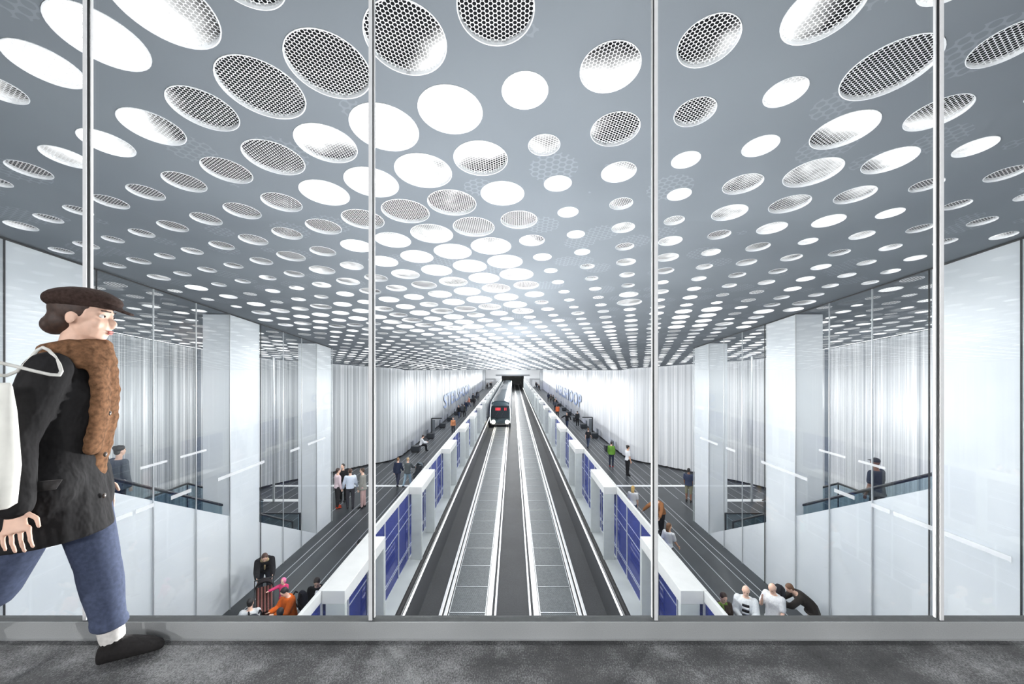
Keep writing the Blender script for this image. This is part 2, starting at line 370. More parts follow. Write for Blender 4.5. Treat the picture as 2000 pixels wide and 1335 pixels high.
# rails
def rail(x, w, name, label, h=.1):
    m = MB(); z = -1.1
    m.prism([(x - w * .7, z), (x + w * .7, z), (x + w * .7, z + .015), (x + w * .25, z + .03), (x + w * .25, z + h * .65),
             (x + w / 2, z + h * .75), (x + w / 2, z + h), (x - w / 2, z + h), (x - w / 2, z + h * .75), (x - w * .25, z + h * .65),
             (x - w * .25, z + .03), (x - w * .7, z + .015)], 'y', 2.2, END + 30)
    tag(m.build(name, M['steel']), label, 'rail')
for s in (-1, 1):
    t = 'left' if s < 0 else 'right'
    rail(s * 2.335, .062, 'running_rail', 'bright outer running rail of the %s track' % t)
    rail(s * 2.175, .07, 'guard_rail', 'narrow guard rail between outer running rail and grating, %s track' % t, .09)
    rail(s * .775, .135, 'running_rail', 'broad pale inner rail beside the grating of the %s track' % t)
    rail(s * .567, .05, 'guard_rail', 'thin pale rail next to the central dark walkway, %s track' % t, .09)
    n = 0; y = 10.97 - 1.45 * 5
    while y < END - 1:
        y1 = y + 1.45
        m = MB(); m.box(min(s * .875, s * 2.07), max(s * .875, s * 2.07), y + .012, y1 - .012, -1.095, -1.04)
        for xx in (.885, 2.06): m.box(min(s * (xx - .012), s * (xx + .012)), max(s * (xx - .012), s * (xx + .012)), y + .012, y1 - .012, -1.04, -1.034, 1)
        m.box(min(s * .875, s * 2.07), max(s * .875, s * 2.07), y + .012, y + .03, -1.04, -1.034, 1)
        if y > 7.5:
            n += 1
            tag(m.build('track_grating', [M['grating'], M['alu']]), 'metal grating panel between the %s rails, %s from the viewer' % (t, nth(n)), 'grating', 'grating panels of the %s track' % t)
        y = y1

# platform edge gates
def gate_portal(s, y, n):
    L = 2.37; r = empty('gate_portal', (s * 3.468, y, 0))
    sn = 'left' if s < 0 else 'right'
    tag(r, 'white platform gate portal on the %s platform edge, %s from the viewer' % (sn, nth(n)), 'platform gate', 'gate portals of the %s platform' % sn)
    x0, x1 = (-.245, .205) if s < 0 else (-.205, .245)
    m = MB(); m.box(x0, x1, 0, L, 2.34, 2.60); bevel(m.build('cap_beam', M['gatewhite'], r), .008)
    px0, px1 = (-.17, .205) if s < 0 else (-.205, .17)
    for yy in (0, L - .12):
        m = MB(); m.box(px0, px1, yy, yy + .12, 0, 2.338); bevel(m.build('post', M['gatepost'], r), .006)
    return r
def screen(s, y, n):
    P = 6.3; r = empty('platform_screen', (s * GX, y, 0)); sn = 'left' if s < 0 else 'right'
    tag(r, 'blue glass platform screen with white top rail, %s platform, %s from the viewer' % (sn, nth(n)), 'platform screen', 'glass screens of the %s platform' % sn)
    m = MB(); m.box(-.035, .035, .004, P - .004, 2.38, 2.60); bevel(m.build('top_rail', M['gatewhite'], r), .006)
    mu = [0.03, 1.25, 2.40, 3.75, 5.09]
    for x in mu:
        m = MB(); m.box(-.03, .03, x - .022, x + .022, 0, 2.379); m.build('mullion', M['alu'], r)
    mu = mu + [P + .02]
    for a, b in zip(mu, mu[1:]):
        a += .023; b -= .023
        m = MB(); m.box(-.006, .006, a, b, .03, 2.378)
        g = m.build('glass_pane', M['blueglass'], r)
        m = MB()
        for z, h in ((1.83, .012), (1.49, .022), (.445, .02), (.37, .02), (.02, .03)): m.box(-.014, .014, a, b, z - h / 2, z + h / 2)
        m.build('glazing_bars', M['alu'], g)
    return r
for s in (-1, 1):
    for i in range(-1, 18):
        y = 7.46 + 6.3 * i
        if i >= 0: gate_portal(s, y, i + 1)
        if y + 6.3 > END - 1: continue
        if i >= -1: screen(s, y + .0, i + 2)

# glass side walls, piers, stringers
DJ = [1.96, 3.3, 4.7, 6.10, 7.45, 8.63, 9.80, 10.97, 12.31, 13.52, 14.69, 15.82, 17.17]
stair_edge = lambda d: 4.36 - .545 * (d - 7.87)
wn = 20
for s in (-1, 1):
    sn = side_name(s)
    for i, (a, b) in enumerate(zip(DJ, DJ[1:])):
        mat = M['mirrorglass']
        m = MB()
        x0, x1 = sorted((s * WX, s * (WX + .02)))
        za, zb = ceil_z(a), ceil_z(b)
        m.prism([(a + .008, 0.02), (b - .008, 0.02), (b - .008, zb - .03), (a + .008, za - .03)], 'x', x0, x1)
        wn += 1; struct(m.build('window_%d' % wn, mat))
    for i, d in enumerate(DJ[1:]):
        m = MB(); x0, x1 = sorted((s * (WX - .003), s * (WX + .022)))
        dark = d in (6.10, 7.45, 12.31) 
        w_ = .007 if dark else .010; m.box(x0, x1, d - w_, d + w_, 0, ceil_z(d) - .02)
        struct(m.build('trim_%d' % (30 + i + (40 if s > 0 else 0)), M['joint'] if dark else M['alu']))
    m = MB(); x0, x1 = sorted((s * (WX - .012), s * (WX + .03)))
    prev = DJ[0]
    for d in DJ[1:]:
        m.prism([(prev, ceil_z(prev) - .035), (d, ceil_z(d) - .035), (d, ceil_z(d) - .015), (prev, ceil_z(prev) - .015)], 'x', x0, x1); prev = d
    struct(m.build('trim_head_' + sn, M['joint']))
    # white piers reaching back from the glass
    for (a, b, dep) in ((1.97, 7.45, .80), (10.97, 12.31, .80), (15.82, 17.15, .78)):
        m = MB(); x0, x1 = sorted((s * (WX + .04), s * (WX + dep)))
        m.prism([(a + .02, 0), (b - .02, 0), (b - .02, ceil_z(b) - .03), (a + .02, ceil_z(a) - .03)], 'x', x0, x1)
        struct(m.build('wall_pier_' + sn, M['cladding']))
    # stair stringer panel right behind the glass
    m = MB(); x0, x1 = sorted((s * (WX + .04), s * (WX + .10)))
    for (a, b) in ((7.45, 10.985), (12.295, 15.84)):
        zb = max(0.03, stair_edge(b))
        m.prism([(a, 0), (b, 0), (b, zb), (a, stair_edge(a))], 'x', x0, x1)
    struct(m.build('wall_stringer_' + sn, M['cladding']))
    # stairs
    st = empty('staircase', (s * 9.35, 9.5, 0))
    tag(st, 'stair flight behind the %s glass wall climbing towards the gallery' % ('left-hand' if s < 0 else 'right-hand'), 'stairs', 'stairs beside the platforms')
    m = MB(); nstep = 33; rise = 5.6 / nstep; run = .31; y0 = 14.6 - 9.5
    xa, xb = sorted((s * (8.2 - 9.35), s * (10.5 - 9.35)))
    for i in range(nstep):
        y = y0 - run * i
        m.box(xa, xb, y - run, y, max(0, rise * i - .25), rise * (i + 1))
    m.build('steps', simple('stair_stone', (96, 102, 108), .5), st)
    slope = rise / run
    zs = lambda y: (14.6 - y) * slope
    for xx, nm in ((8.32, 'near'), (10.42, 'far')):
        g = MB(); x = s * (xx - 9.35); x0, x1 = x - .008, x + .008
        top = 6.2
        g.prism([(14.4 - 9.5, zs(14.4) + .05), (top - 9.5, zs(top) + .05), (top - 9.5, zs(top) + .98), (14.4 - 9.5, zs(14.4) + .98)], 'x', x0, x1)
        gp = g.build('balustrade_glass', M['balglass'], st)
        h = MB(); h.tube([Vector((x, 14.5 - 9.5, .05)), Vector((x, 14.5 - 9.5, zs(14.5) + 1.0)), Vector((x, top - 9.5, zs(top) + 1.0))], .035)
        h.build('handrail', M['handrail'], gp)
    # landing balustrade further in
    lb = empty('landing_balustrade', (s * 11.0, 12.3, 0))
    tag(lb, 'glass balustrade with black handrail around the landing behind the %s stairs' % sn, 'balustrade', 'landing balustrades')
    pts = [(0, 5.2, 1.0), (0, 3.6, 1.0)]
    h = MB(); h.tube([Vector((0, -3.2, 1.02)), Vector((0, -.8, 2.98)), Vector((0, .68, 2.98)), Vector((0, 1.4, 2.6)), Vector((0, 4.6, 1.02))], .035)
    h.tube([Vector((0, .68, 0)), Vector((0, .68, 2.98))], .02)
    h.build('handrail', M['handrail'], lb)
    g = MB(); g.prism([(-3.2, .02), (-3.2, 1.0), (-.8, 2.95), (.68, 2.95), (1.4, 2.58), (4.6, 1.0), (4.6, .02)], 'x', -.008, .008); g.build('balustrade_glass', M['balglass'], lb)
    # low balustrade on the platform seen through the second opening
    pb = empty('platform_balustrade', (s * 9.72, 15.4, 0))
    tag(pb, 'low glass balustrade with dark top rail standing at the foot of the %s stairs' % sn, 'balustrade', 'platform balustrades')
    g = MB(); g.box(-1.2, 1.2, -.008, .008, .02, 1.0); g.build('balustrade_glass', M['balglass'], pb)
    h = MB(); h.box(-1.22, 1.22, -.03, .03, 1.0, 1.05); h.box(-1.22, -1.16, -.03, .03, 0, 1.0); h.box(1.16, 1.22, -.03, .03, 0, 1.0); h.build('handrail', M['handrail'], pb)
    # dashed reflection painted on the glass as translucent white strips
    mk = empty('painted_reflection', (s * (WX - .016), 6.0, 3.85))
    tag(mk, 'painted reflection, a dashed white line along the %s glass wall' % sn, 'reflection', 'painted glass reflections')
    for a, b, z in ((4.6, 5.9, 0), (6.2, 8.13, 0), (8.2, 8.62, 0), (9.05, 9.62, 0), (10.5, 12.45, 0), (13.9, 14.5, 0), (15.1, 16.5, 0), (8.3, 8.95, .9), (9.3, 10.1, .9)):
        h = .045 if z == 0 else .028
        m = MB(); m.box(-.002, .002, a - 6, b - 6, z - h, z + h); m.build('dash', M['reflection'], mk)
    m = MB(); m.box(-.05, .05, -.09, .09, 0, ceil_z(16.6) - .16)
    tag(m.build('steel_post', simple('post_blue_grey', (92, 102, 112), .5), None, False, (s * 13.6, 16.6, 0)), 'dark flat post before the curtain wall behind the %s stairs' % sn, 'post')
    # slender steel post in the hall
    m = MB(); m.limb((0, 0, 0), (0, 0, ceil_z(19.6) - .14), .055, .055, 16)
    o = m.build('steel_post', M['alu'], None, True, (s * 12.2, 19.6, .0))
    tag(o, 'slender steel post in the hall behind the %s glass wall' % sn, 'post', 'slender hall posts')

# corrugated curtain walls
def plan_path():
    P = [(14.3, 2.0), (14.3, 20.6)]
    for t in range(1, 9):
        a = math.radians(t * 7.0); P.append((14.3 - 3.0 * (1 - math.cos(a)), 20.6 + 3.0 * math.sin(a)))
    P += [(9.6, 27.0)]
    for t in range(1, 6):
        f = t / 5; P.append((9.6 - 1.2 * (1 - (1 - f) ** 2), 27.0 + 2.6 * f * f + .6 * f))
    P += [(CURT, END)]
    return P
def resample(P, step):
    out = [Vector(P[0])]; acc = 0
    for a, b in zip(P, P[1:]):
        a = Vector(a); b = Vector(b); L = (b - a).length; t = step - acc
        while t <= L: out.append(a + (b - a) * (t / L)); t += step
        acc = L - (t - step)
    return out
for s in (-1, 1):
    sn = side_name(s); P = resample(plan_path(), .07); m = MB(); pts = []
    rr = random.Random(5); ph = 0; amp = .05; off = 0
    for i, p in enumerate(P):
        q = P[min(i + 1, len(P) - 1)]; q0 = P[max(i - 1, 0)]; t = (q - q0).normalized(); nrm = Vector((t.y, -t.x))
        if i % 3 == 0: off = rr.uniform(-.055, .055)
        k_ = (1, .55, -.4)[i % 3]
        pp = p + nrm * (off * k_); pts.append(pp)
    b = len(m.v)
    for p in pts:
        m.v.append((s * p.x, p.y, .10 + .02 * math.sin(p.x * 9 + p.y * 7))); m.v.append((s * p.x, p.y, ceil_z(p.y) - .02))
    for i in range(len(pts) - 1):
        m.f.append((2 * i, 2 * i + 2, 2 * i + 3, 2 * i + 1)); m.mi.append(0)
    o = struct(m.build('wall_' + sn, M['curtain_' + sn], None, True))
    m = MB()
    Q = resample(plan_path(), .5)  # dark strip stands in for the shade in the gap under the curtain
    for a, c in zip(Q, Q[1:]):
        m.quad([(s * (a.x + .12), a.y, 0), (s * (c.x + .12), c.y, 0), (s * (c.x + .12), c.y, .3), (s * (a.x + .12), a.y, .3)])
        m.quad([(s * (a.x + .12), a.y, .002), (s * (c.x + .12), c.y, .002), (s * (c.x - .02), c.y, .002), (s * (a.x - .02), a.y, .002)])
    struct(m.build('shadow_gap_' + sn, M['trenchdark']))
    # lit cove along the top of the curtain wall
    m = MB()
    for a, c in zip(Q, Q[1:]):
        za, zc = ceil_z(a.y), ceil_z(c.y)
        m.quad([(s * (a.x - .16), a.y, za - .012), (s * (c.x - .16), c.y, zc - .012), (s * (c.x - .08), c.y, zc - .012), (s * (a.x - .08), a.y, za - .012)][::-s])
    tag(m.build('cove_light', M['cove']), 'continuous white light line along the top of the %s curtain wall' % sn, 'light strip', 'cove lights')
    # outer closing wall
    m = MB(); m.box(min(s * 15, s * 15.2), max(s * 15, s * 15.2), 2, 32, 0, 9.6); struct(m.build('wall_outer_' + sn, M['endwall']))
    m = MB(); m.box(min(s * 8, s * 15.2), max(s * 8, s * 15.2), 1.75, 1.95, 0, 9.6); struct(m.build('wall_hall_' + sn, M['endwall']))
    m = MB(); m.box(s * 7.98 - .3, s * 7.98 + .3, 106.8, 107.4, 0, ceil_z(107) - .01)
    tag(m.build('pillar', simple('pillar_grey', (172, 176, 180), .5)), 'grey square pillar at the far end of the %s platform' % sn, 'pillar', 'pillars at the platform ends')
# end wall, lintel, tunnel
m = MB(); ze = ceil_z(END) + .1
m.box(-9, -3.45, END, END + .3, -.1, ze); m.box(3.45, 9, END, END + .3, -.1, ze); m.box(-3.45, 3.45, END, END + .3, 3.75, ze)
struct(m.build('wall_end', M['endwall']))
m = MB(); m.box(-5.2, 5.2, END - .35, END - .002, 3.35, 3.75); struct(m.build('trim_lintel', simple('lintel_grey', (120, 126, 132), .5)))
m = MB(); a, b = END + .3, END + 40
m.quad([(-3.45, a, -1.1), (-3.45, b, -1.1), (-3.45, b, 3.8), (-3.45, a, 3.8)]); m.quad([(3.45, a, -1.1), (3.45, a, 3.8), (3.45, b, 3.8), (3.45, b, -1.1)])
m.quad([(-3.45, a, 3.8), (-3.45, b, 3.8), (3.45, b, 3.8), (3.45, a, 3.8)]); m.quad([(-3.45, b, -1.1), (3.45, b, -1.1), (3.45, b, 3.8), (-3.45, b, 3.8)])
struct(m.build('wall_tunnel', M['tunnel']))

# ------------------------------------------------------------------ ceiling lamps on their square lattice
RAD = {tuple(map(int, q.split(',')[:2])): int(q.split(',')[2]) / 1000 for q in RADII.split(';')}
OX, OY, AX, AY = -.351, 4.1976, .67606, -.22055
# how the nearest lamps are lit: pixel position -> (direction x, y, offset)
LIT = [(180,70,-.7,.2,.9),(79,123,0,0,.45),(10,182,-.4,-.3,.2),(318,26,-.9,.1,.35),(497,-5,0,0,-1.2),(502,170,.7,.5,-1.0),(632,124,.5,.5,-1.1),(390,212,-.5,-.5,-.7),
 (290,247,-.9,-.5,.2),(202,279,-.7,-.4,.6),(122,306,0,0,.35),(50,331,0,0,-1),(530,307,0,.3,-.5),(632,279,0,-.9,.45),(631,375,0,-.7,.75),(438,332,0,0,-.8),(356,355,0,0,-.8),
 (281,375,0,0,-1),(212,393,0,0,-1),(148,411,0,0,-.9),(548,394,0,0,-.5),(471,411,0,0,-.8),(400,426,0,0,-.8),(334,441,0,0,-.8),(706,426,0,0,-.9),(630,442,0,0,-.9),(560,455,0,0,-.3),(494,465,0,0,-.2),
 (787,72,1.0,1.0,-.75),(965,15,0,0,-1.4),(1024,177,-.4,.3,1.4),(1191,131,.1,.9,.15),(877,214,-.3,-.3,1.3),(747,248,-.3,-.6,1.0),(1202,252,-.7,-.1,-.55),(1062,283,0,0,.05),
 (825,333,-.3,-.2,.5),(937,309,-.4,-.8,.25),(1209,336,0,.8,.3),(1090,358,-.4,-.2,1.1),(724,355,0,-.7,.75),(882,395,.4,-.2,-.4),(981,377,0,-.3,.9),(791,412,0,0,-1),(1214,398,0,0,0),
 (1110,414,0,.4,.9),(1005,429,.5,0,-.7),(925,443,0,.6,-.8),(1219,444,0,0,0),(1126,457,0,0,.3),(1384,81,.6,.3,-.5),(1610,35,-1.0,.2,.1),(1358,219,.8,0,-.7),(1535,181,0,.3,.3),(1743,133,-.3,0,-1.1),
 (1823,0,0,0,-1.4),(1970,84,0,0,-1.4),(1486,286,0,0,.5),(1340,312,0,0,.5),(1652,254,.2,-.8,.5),(1835,221,0,.7,-.1),(2010,197,0,0,-1),(1452,359,0,0,-.05),(1327,380,0,0,.4),(1590,337,0,-.4,.1),
 (1740,314,.2,-.6,.4),(1907,288,0,0,.6),(1427,415,0,-.4,.3),(1544,398,0,0,-.2),(1672,380,0,-.4,-.1),(1811,361,0,0,-.6),(1970,339,0,0,-.9),(1509,445,0,0,.3),(1620,431,0,0,.45),(1740,417,0,0,.5),
 (1872,400,0,0,-.9),(1406,457,0,0,-.3),(1997,388,0,0,-1),(1798,446,0,0,-.8),(1685,459,0,0,.1),(1920,432,0,0,-.9),(767,467,0,.8,.5),(843,455,.1,.5,.2),(959,480,0,1,.4),(1040,469,-.5,.3,.1),
 (692,480,0,0,1.2),(884,490,0,0,1.2),(813,500,0,0,1.1),(750,510,0,0,.8),(989,510,0,0,.4),(918,518,0,0,.4),(853,527,0,0,.8),(946,542,0,0,.6),(1010,535,0,0,.2),(689,518,0,0,0),(792,535,0,-.6,.4),
 (1060,501,0,.5,.8),(1137,491,0,0,.3)]
lamps = []
for i in range(-46, 47):
    for j in range(-30, 50):
        x = OX + i * AX - j * AY; y = OY + i * AY + j * AX
        if not (2.05 < y < 28.9 and abs(x) < 14.0): continue
        if y > 20 and abs(x) > 14 - (y - 20) * .72: continue
        if abs(abs(x) - WX) < .26 and y < 17.4: continue
        if abs(x) > WX - .1 and abs(x) < 9.1 and (y < 7.6 or 10.7 < y < 12.6 or 15.5 < y < 17.4): continue
        r = RAD.get((i, j))
        if r is None:
            h = random.Random(i * 131 + j * 17)
            band = math.exp(-((i + 4 + .25 * (j - 4)) / 2.6) ** 2) * (1 if y < 13 else .5)
            r = .15 + .14 * band + .08 * max(0, math.sin(x * .55 + 1.3) * math.sin(y * .42 + .4)) + h.uniform(-.02, .05)
            if y > 12: r += .03
        u = CX + F * x / y; v_ = CY - F * (ceil_z(y) - EYE) / y
        vis = -90 < u < 2090 and v_ > -110
        hid = abs(x) > WX and y < 17.2 and not vis
        lamps.append(dict(x=x, y=y, r=r, u=u, v=v_, px=r * F / y, vis=vis, inner=abs(x) < WX))
lamps.sort(key=lambda q: -(q['px'] * (1 if q['inner'] else .55) if q['vis'] else -1 / q['y']))
mine = [q for q in lamps[:300] if q['vis']]; rest = lamps[len(mine):]
# ceiling sheet with a round opening for each of those lamps
verts = []; edges = []
def addpoly(pts):
    b = len(verts); verts.extend(Vector(p) for p in pts); n = len(pts); edges.extend((b + i, b + (i + 1) % n) for i in range(n))
YB = [-5.0, 2.0, 6.1, 12, 17.17, 23, 29.2, 60, 90, END + .2]
for y in YB: 
    b = len(verts); xs = [-15.1, -8.3, -4, 0, 4, 8.3, 15.1]
    verts.extend(Vector((x, y)) for x in xs); edges.extend((b + i, b + i + 1) for i in range(len(xs) - 1))
for q in mine:
    n = 40 if q['px'] > 25 else 22
    addpoly([(q['x'] + q['r'] * 1.001 * math.cos(2 * math.pi * a / n), q['y'] + q['r'] * 1.001 * math.sin(2 * math.pi * a / n)) for a in range(n)])
vo, eo, fo, *_ = delaunay_2d_cdt(verts, edges, [], 0, 1e-5)
cells = {}
for q in mine: cells.setdefault((int(q['x'] // 1), int(q['y'] // 1)), []).append(q)
keep = []
for f in fo:
    c = sum((vo[i] for i in f), Vector((0, 0))) / len(f); bad = False
    for a in (-1, 0, 1):
        for b in (-1, 0, 1):
            for q in cells.get((int(c.x // 1) + a, int(c.y // 1) + b), ()):
                if (c.x - q['x']) ** 2 + (c.y - q['y']) ** 2 < (q['r'] * .999) ** 2: bad = True
    if not bad: keep.append(tuple(f)[::-1])
me = bpy.data.meshes.new('ceiling'); me.from_pydata([(p.x, p.y, ceil_z(p.y)) for p in vo], [], keep); me.materials.append(M['ceiling'])
o = bpy.data.objects.new('ceiling', me); COL.objects.link(o); struct(o)
m = MB(); m.box(-15.2, 15.2, -5, 30, 10.9, 11.0); struct(m.build('ceiling_slab', M['housing']))

NS = 40
def ring_mesh():
    m = MB()
    for ra, za, rb, zb, mi in ((1.0, -.004, .972, -.004, 0), (.972, -.004, .972, .026, 0), (1.0, .03, 1.0, -.004, 0), (.972, .026, .985, .050, 0)):
        for i in range(NS):
            a, b = 2 * math.pi * i / NS, 2 * math.pi * (i + 1) / NS
            m.quad([(ra * math.cos(a), ra * math.sin(a), za), (ra * math.cos(b), ra * math.sin(b), za), (rb * math.cos(b), rb * math.sin(b), zb), (rb * math.cos(a), rb * math.sin(a), zb)], mi)
    return m
def disc(z, r): 
    m = MB(); m.quad([(r * math.cos(2 * math.pi * i / NS), r * math.sin(2 * math.pi * i / NS), z) for i in range(NS)][::-1]); return m
L0 = ring_mesh().build('perforated_ceiling_light', [M['rimwhite'], M['housing']])
P0 = disc(.021, .973).build('perforated_sheet', M['perf'], L0)
D0 = disc(.048, .984).build('lamp_diffuser', M['lamp'], L0)
PANES = [(167, 'pane behind the walking woman'), (724, 'pane the walking woman faces'), (1281, 'middle pane'), (1838, 'pane after the middle one'), (9999, 'outermost pane opposite the woman')]
cnt = {}
for q in sorted(mine, key=lambda q: q['v']):
    pn = next(t for lim, t in PANES if q['u'] < lim); cnt[pn] = cnt.get(pn, 0) + 1
    best = min(LIT, key=lambda t: (t[0] - q['u']) ** 2 + (t[1] - q['v']) ** 2)
    if math.hypot(best[0] - q['u'], best[1] - q['v']) < max(8, q['px'] * .6): dx, dy, of = best[2:]
    else:
        h = random.Random(int(q['u'] * 7 + q['v'] * 13))
        dx, dy = h.uniform(-.6, .6), h.uniform(-.6, .6); of = h.uniform(-.7, .5) + (.35 if q['v'] > 560 else 0) - (.5 if q['u'] < 600 and q['v'] < 560 else 0)
    if not cnt.get('used'): cnt['used'] = 1; o, p, d_ = L0, P0, D0
    else:
        o = L0.copy(); p = P0.copy(); d_ = D0.copy()
        for t in (o, p, d_): COL.objects.link(t)
        p.parent = o; d_.parent = o
    o.location = (q['x'], q['y'], ceil_z(q['y'])); o.scale = (q['r'], q['r'], 1); o.rotation_euler = (math.atan(ceil_slope(q['y'])), 0, 0)
    d_.color = ((dx + 1) / 2 if abs(dx) <= 1 else .5, (dy + 1) / 2, (of + 2) / 4, 1)
    size = 'large' if q['r'] > .24 else 'medium' if q['r'] > .18 else 'small'
    lit = 'bright' if of > .6 else 'half-lit' if of > -.3 else 'dark'
    tag(o, '%s %s round perforated ceiling light, %s from top in the %s' % (size, lit, nth(cnt[pn]), pn), 'ceiling light', 'perforated ceiling lights')
# the remaining, smaller ones as one field
bmv = MB(); glow = []
for q in rest:
    n = 18; zz = ceil_z(q['y']); sl = ceil_slope(q['y'])
    h = random.Random(int(q['x'] * 991 + q['y'] * 77)); g = max(0, min(1, h.uniform(-.5, 1.0) + .25 * math.sin(q['x'] * .8) + (.3 if q['y'] > 15 else 0)))
    for r0, r1, mi in ((.9, 0, 0), (1.0, .9, 1)):
        for i in range(n):
            a, b = 2 * math.pi * i / n, 2 * math.pi * (i + 1) / n
            P_ = []
            for (rr_, an) in ((r0, a), (r1, a), (r1, b), (r0, b)):
                px_, py_ = q['r'] * rr_ * math.cos(an), q['r'] * rr_ * math.sin(an)
                P_.append((q['x'] + px_, q['y'] + py_, zz + sl * py_ - .006))
            if r1 == 0: P_ = [P_[0], P_[1], P_[3]]
            bmv.quad(P_, mi); glow.append(g if mi == 0 else 0)
o = bmv.build('perforated_ceiling_light_field', [M['farlamp'], M['rimwhite']]); o['kind'] = 'stuff'
a = o.data.attributes.new('glow', 'FLOAT', 'FACE'); a.data.foreach_set('value', glow)
tag(o, 'field of tiny perforated lights receding over the far ceiling', 'ceiling lights')
# ------------------------------------------------------------------ train, benches, lettering
def train():
    r = empty('train', (-1.6, 49.0, -.98))
    tag(r, 'dark metro train with glowing headlights arriving on the left track', 'train')
    body = simple('train_body_dark', (30, 44, 50), .25, .2, coat=.4); glassm = simple('train_windscreen', (10, 16, 20), .08, 0, coat=.6)
    pale = simple('train_pale_edge', (205, 212, 214), .35)
    V3 = lambda x, y, z: Vector((x, y, z))
    prof = [(-1.33, .32), (-1.40, 1.0), (-1.40, 2.1), (-1.30, 2.75), (-1.05, 3.08), (-.5, 3.22), (.5, 3.22), (1.05, 3.08), (1.30, 2.75), (1.40, 2.1), (1.40, 1.0), (1.33, .32)]
    m = MB(); n = len(prof)
    st = [(0.0, .90, 0.0), (.12, .965, .0), (.5, 1.0, 0), (70, 1.0, 0)]
    for y, k_, _ in st:
        for (x, z) in prof:
            yy = y + (max(0, z - 1.0) * .42 if y < .4 else (max(0, z - 1.0) * .3 if y < 1 else 0))
            m.v.append((x * k_, yy, 1.6 + (z - 1.6) * (k_ if y < .4 else 1)))
    for a in range(len(st) - 1):
        for i in range(n):
            j = (i + 1) % n; m.f.append((a * n + i, a * n + j, (a + 1) * n + j, (a + 1) * n + i)); m.mi.append(0)
    m.f.append(tuple(range(n))[::-1]); m.mi.append(0)
    m.build('car_body', body, r)
    fy = lambda z: max(0, z - 1.0) * .42 - .02
    m = MB(); m.quad([(-1.12, fy(1.15), 1.15), (1.12, fy(1.15), 1.15), (1.1, fy(2.62), 2.62), (-1.1, fy(2.62), 2.62)])
    m.quad([(-1.12, fy(1.15) - .03, 1.15), (1.12, fy(1.15) - .03, 1.15), (1.1, fy(2.62) - .03, 2.62), (-1.1, fy(2.62) - .03, 2.62)][::-1])
    m.build('windscreen', glassm, r)
    m = MB()
    for x0, w in ((-.62, .07), (-.50, .07), (-.38, .16), (-.18, .07), (-.06, .07), (.52, .07), (.70, .07)):
        z0, z1 = 2.05, 2.38
        m.quad([(x0, fy(z0) - .05, z0), (x0 + w, fy(z0) - .05, z0), (x0 + w, fy(z1) - .05, z1), (x0, fy(z1) - .05, z1)])
    for z0 in (2.05, 2.2, 2.34): m.quad([(-.5, fy(z0) - .05, z0), (-.18, fy(z0) - .05, z0), (-.18, fy(z0 + .04) - .05, z0 + .04), (-.5, fy(z0 + .04) - .05, z0 + .04)])
    m.build('destination_display', emit('display_red', (255, 70, 80), 1.6), r)
    for s in (-1, 1):
        m = MB(); m.limb((s * .88, -.05, .62), (s * .88, .12, .62), .25, .25, 18); m.build('headlight', emit('headlight_glow', (255, 244, 214), 14), r, True)
        m = MB(); m.tube([V3(s * 1.26, -.02, .5), V3(s * 1.29, fy(1.2), 1.2), V3(s * 1.29, fy(2.1), 2.1), V3(s * 1.22, fy(2.75) + .1, 2.75), V3(s * 1.24, 1.6, 2.92), V3(s * 1.24, 69, 2.92)], .055)
        m.build('side_stripe', pale, r, True)
        m = MB(); m.box(min(s * 1.40, s * 1.42), max(s * 1.40, s * 1.42), 1.8, 69, 1.3, 2.3); m.build('side_windows', glassm, r)
    m = MB(); m.box(-1.15, 1.15, -.04, .3, .22, .42); bevel(m.build('bumper', simple('train_bumper', (46, 48, 50), .5), r), .04)
    m = MB(); m.tube([V3(.1, fy(1.2) - .06, 1.2), V3(.45, fy(2.0) - .06, 2.0)], .02); m.tube([V3(-.7, fy(1.2) - .06, 1.2), V3(-.2, fy(1.95) - .06, 1.95)], .02); m.build('wiper', M['darksteel'], r)
    for y in (3, 15, 27, 39, 51, 63):
        m = MB()
        for s in (-1, 1):
            for dy in (0, 1.9): m.limb((s * .70, y + dy, .40), (s * .82, y + dy, .40), .40, .40, 18)
        m.box(-.6, .6, y - .3, y + 2.2, .25, .5); m.build('bogie', M['darksteel'], r)
train()

bm_ = simple('bench_dark_metal', (42, 47, 53), .4, .2); bt_ = simple('bench_side_grey', (96, 102, 108), .4)
def bench(s, y, n):
    r = empty('bench', (s * 7.75, y, 0)); sn = side_name(s)
    tag(r, 'dark cube bench along the %s curtain wall, %s from the viewer' % (sn, nth(n)), 'bench', 'cube benches of the %s platform' % sn)
    m = MB(); m.box(-.33, .33, -.32, .32, .10, .50); bevel(m.build('seat', bm_, r), .02)
    m = MB(); m.box(-.28, .28, -.27, .27, 0, .10); m.build('plinth', M['trenchdark'], r)
    m = MB(); x = s * .30; m.box(x - .03, x + .03, -.32, .32, .50, .86); bevel(m.build('backrest', bt_, r), .01)
    return r
BY = {-1: [30.7, 36.2, 42.4, 47.3, 53, 58, 64, 72, 80], 1: [31, 36.5, 42, 47.3, 53, 58, 64, 72, 80]}
for s in (-1, 1):
    for i, y in enumerate(BY[s]): bench(s, y, i + 1)
    # information totem: a tall frame leaning over the second bench
    y = BY[s][1] + (1.2 if s < 0 else 1.6)
    r = empty('information_frame', (s * 7.9, y, 0))
    tag(r, 'black angular sign frame beside the second bench of the %s platform' % side_name(s), 'sign frame', 'sign frames')
    m = MB(); m.box(-.05, .05, -.05, .05, 0, 1.75); m.build('post', M['darksteel'], r)
    m = MB(); m.box(min(0, -s * 1.0), max(0, -s * 1.0), -.06, .06, 1.69, 1.79); m.build('arm', M['darksteel'], r)
    m = MB(); m.box(min(-s * .06, -s * .34), max(-s * .06, -s * .34), -.02, .02, .5, 1.6); m.build('panel', bt_, r)

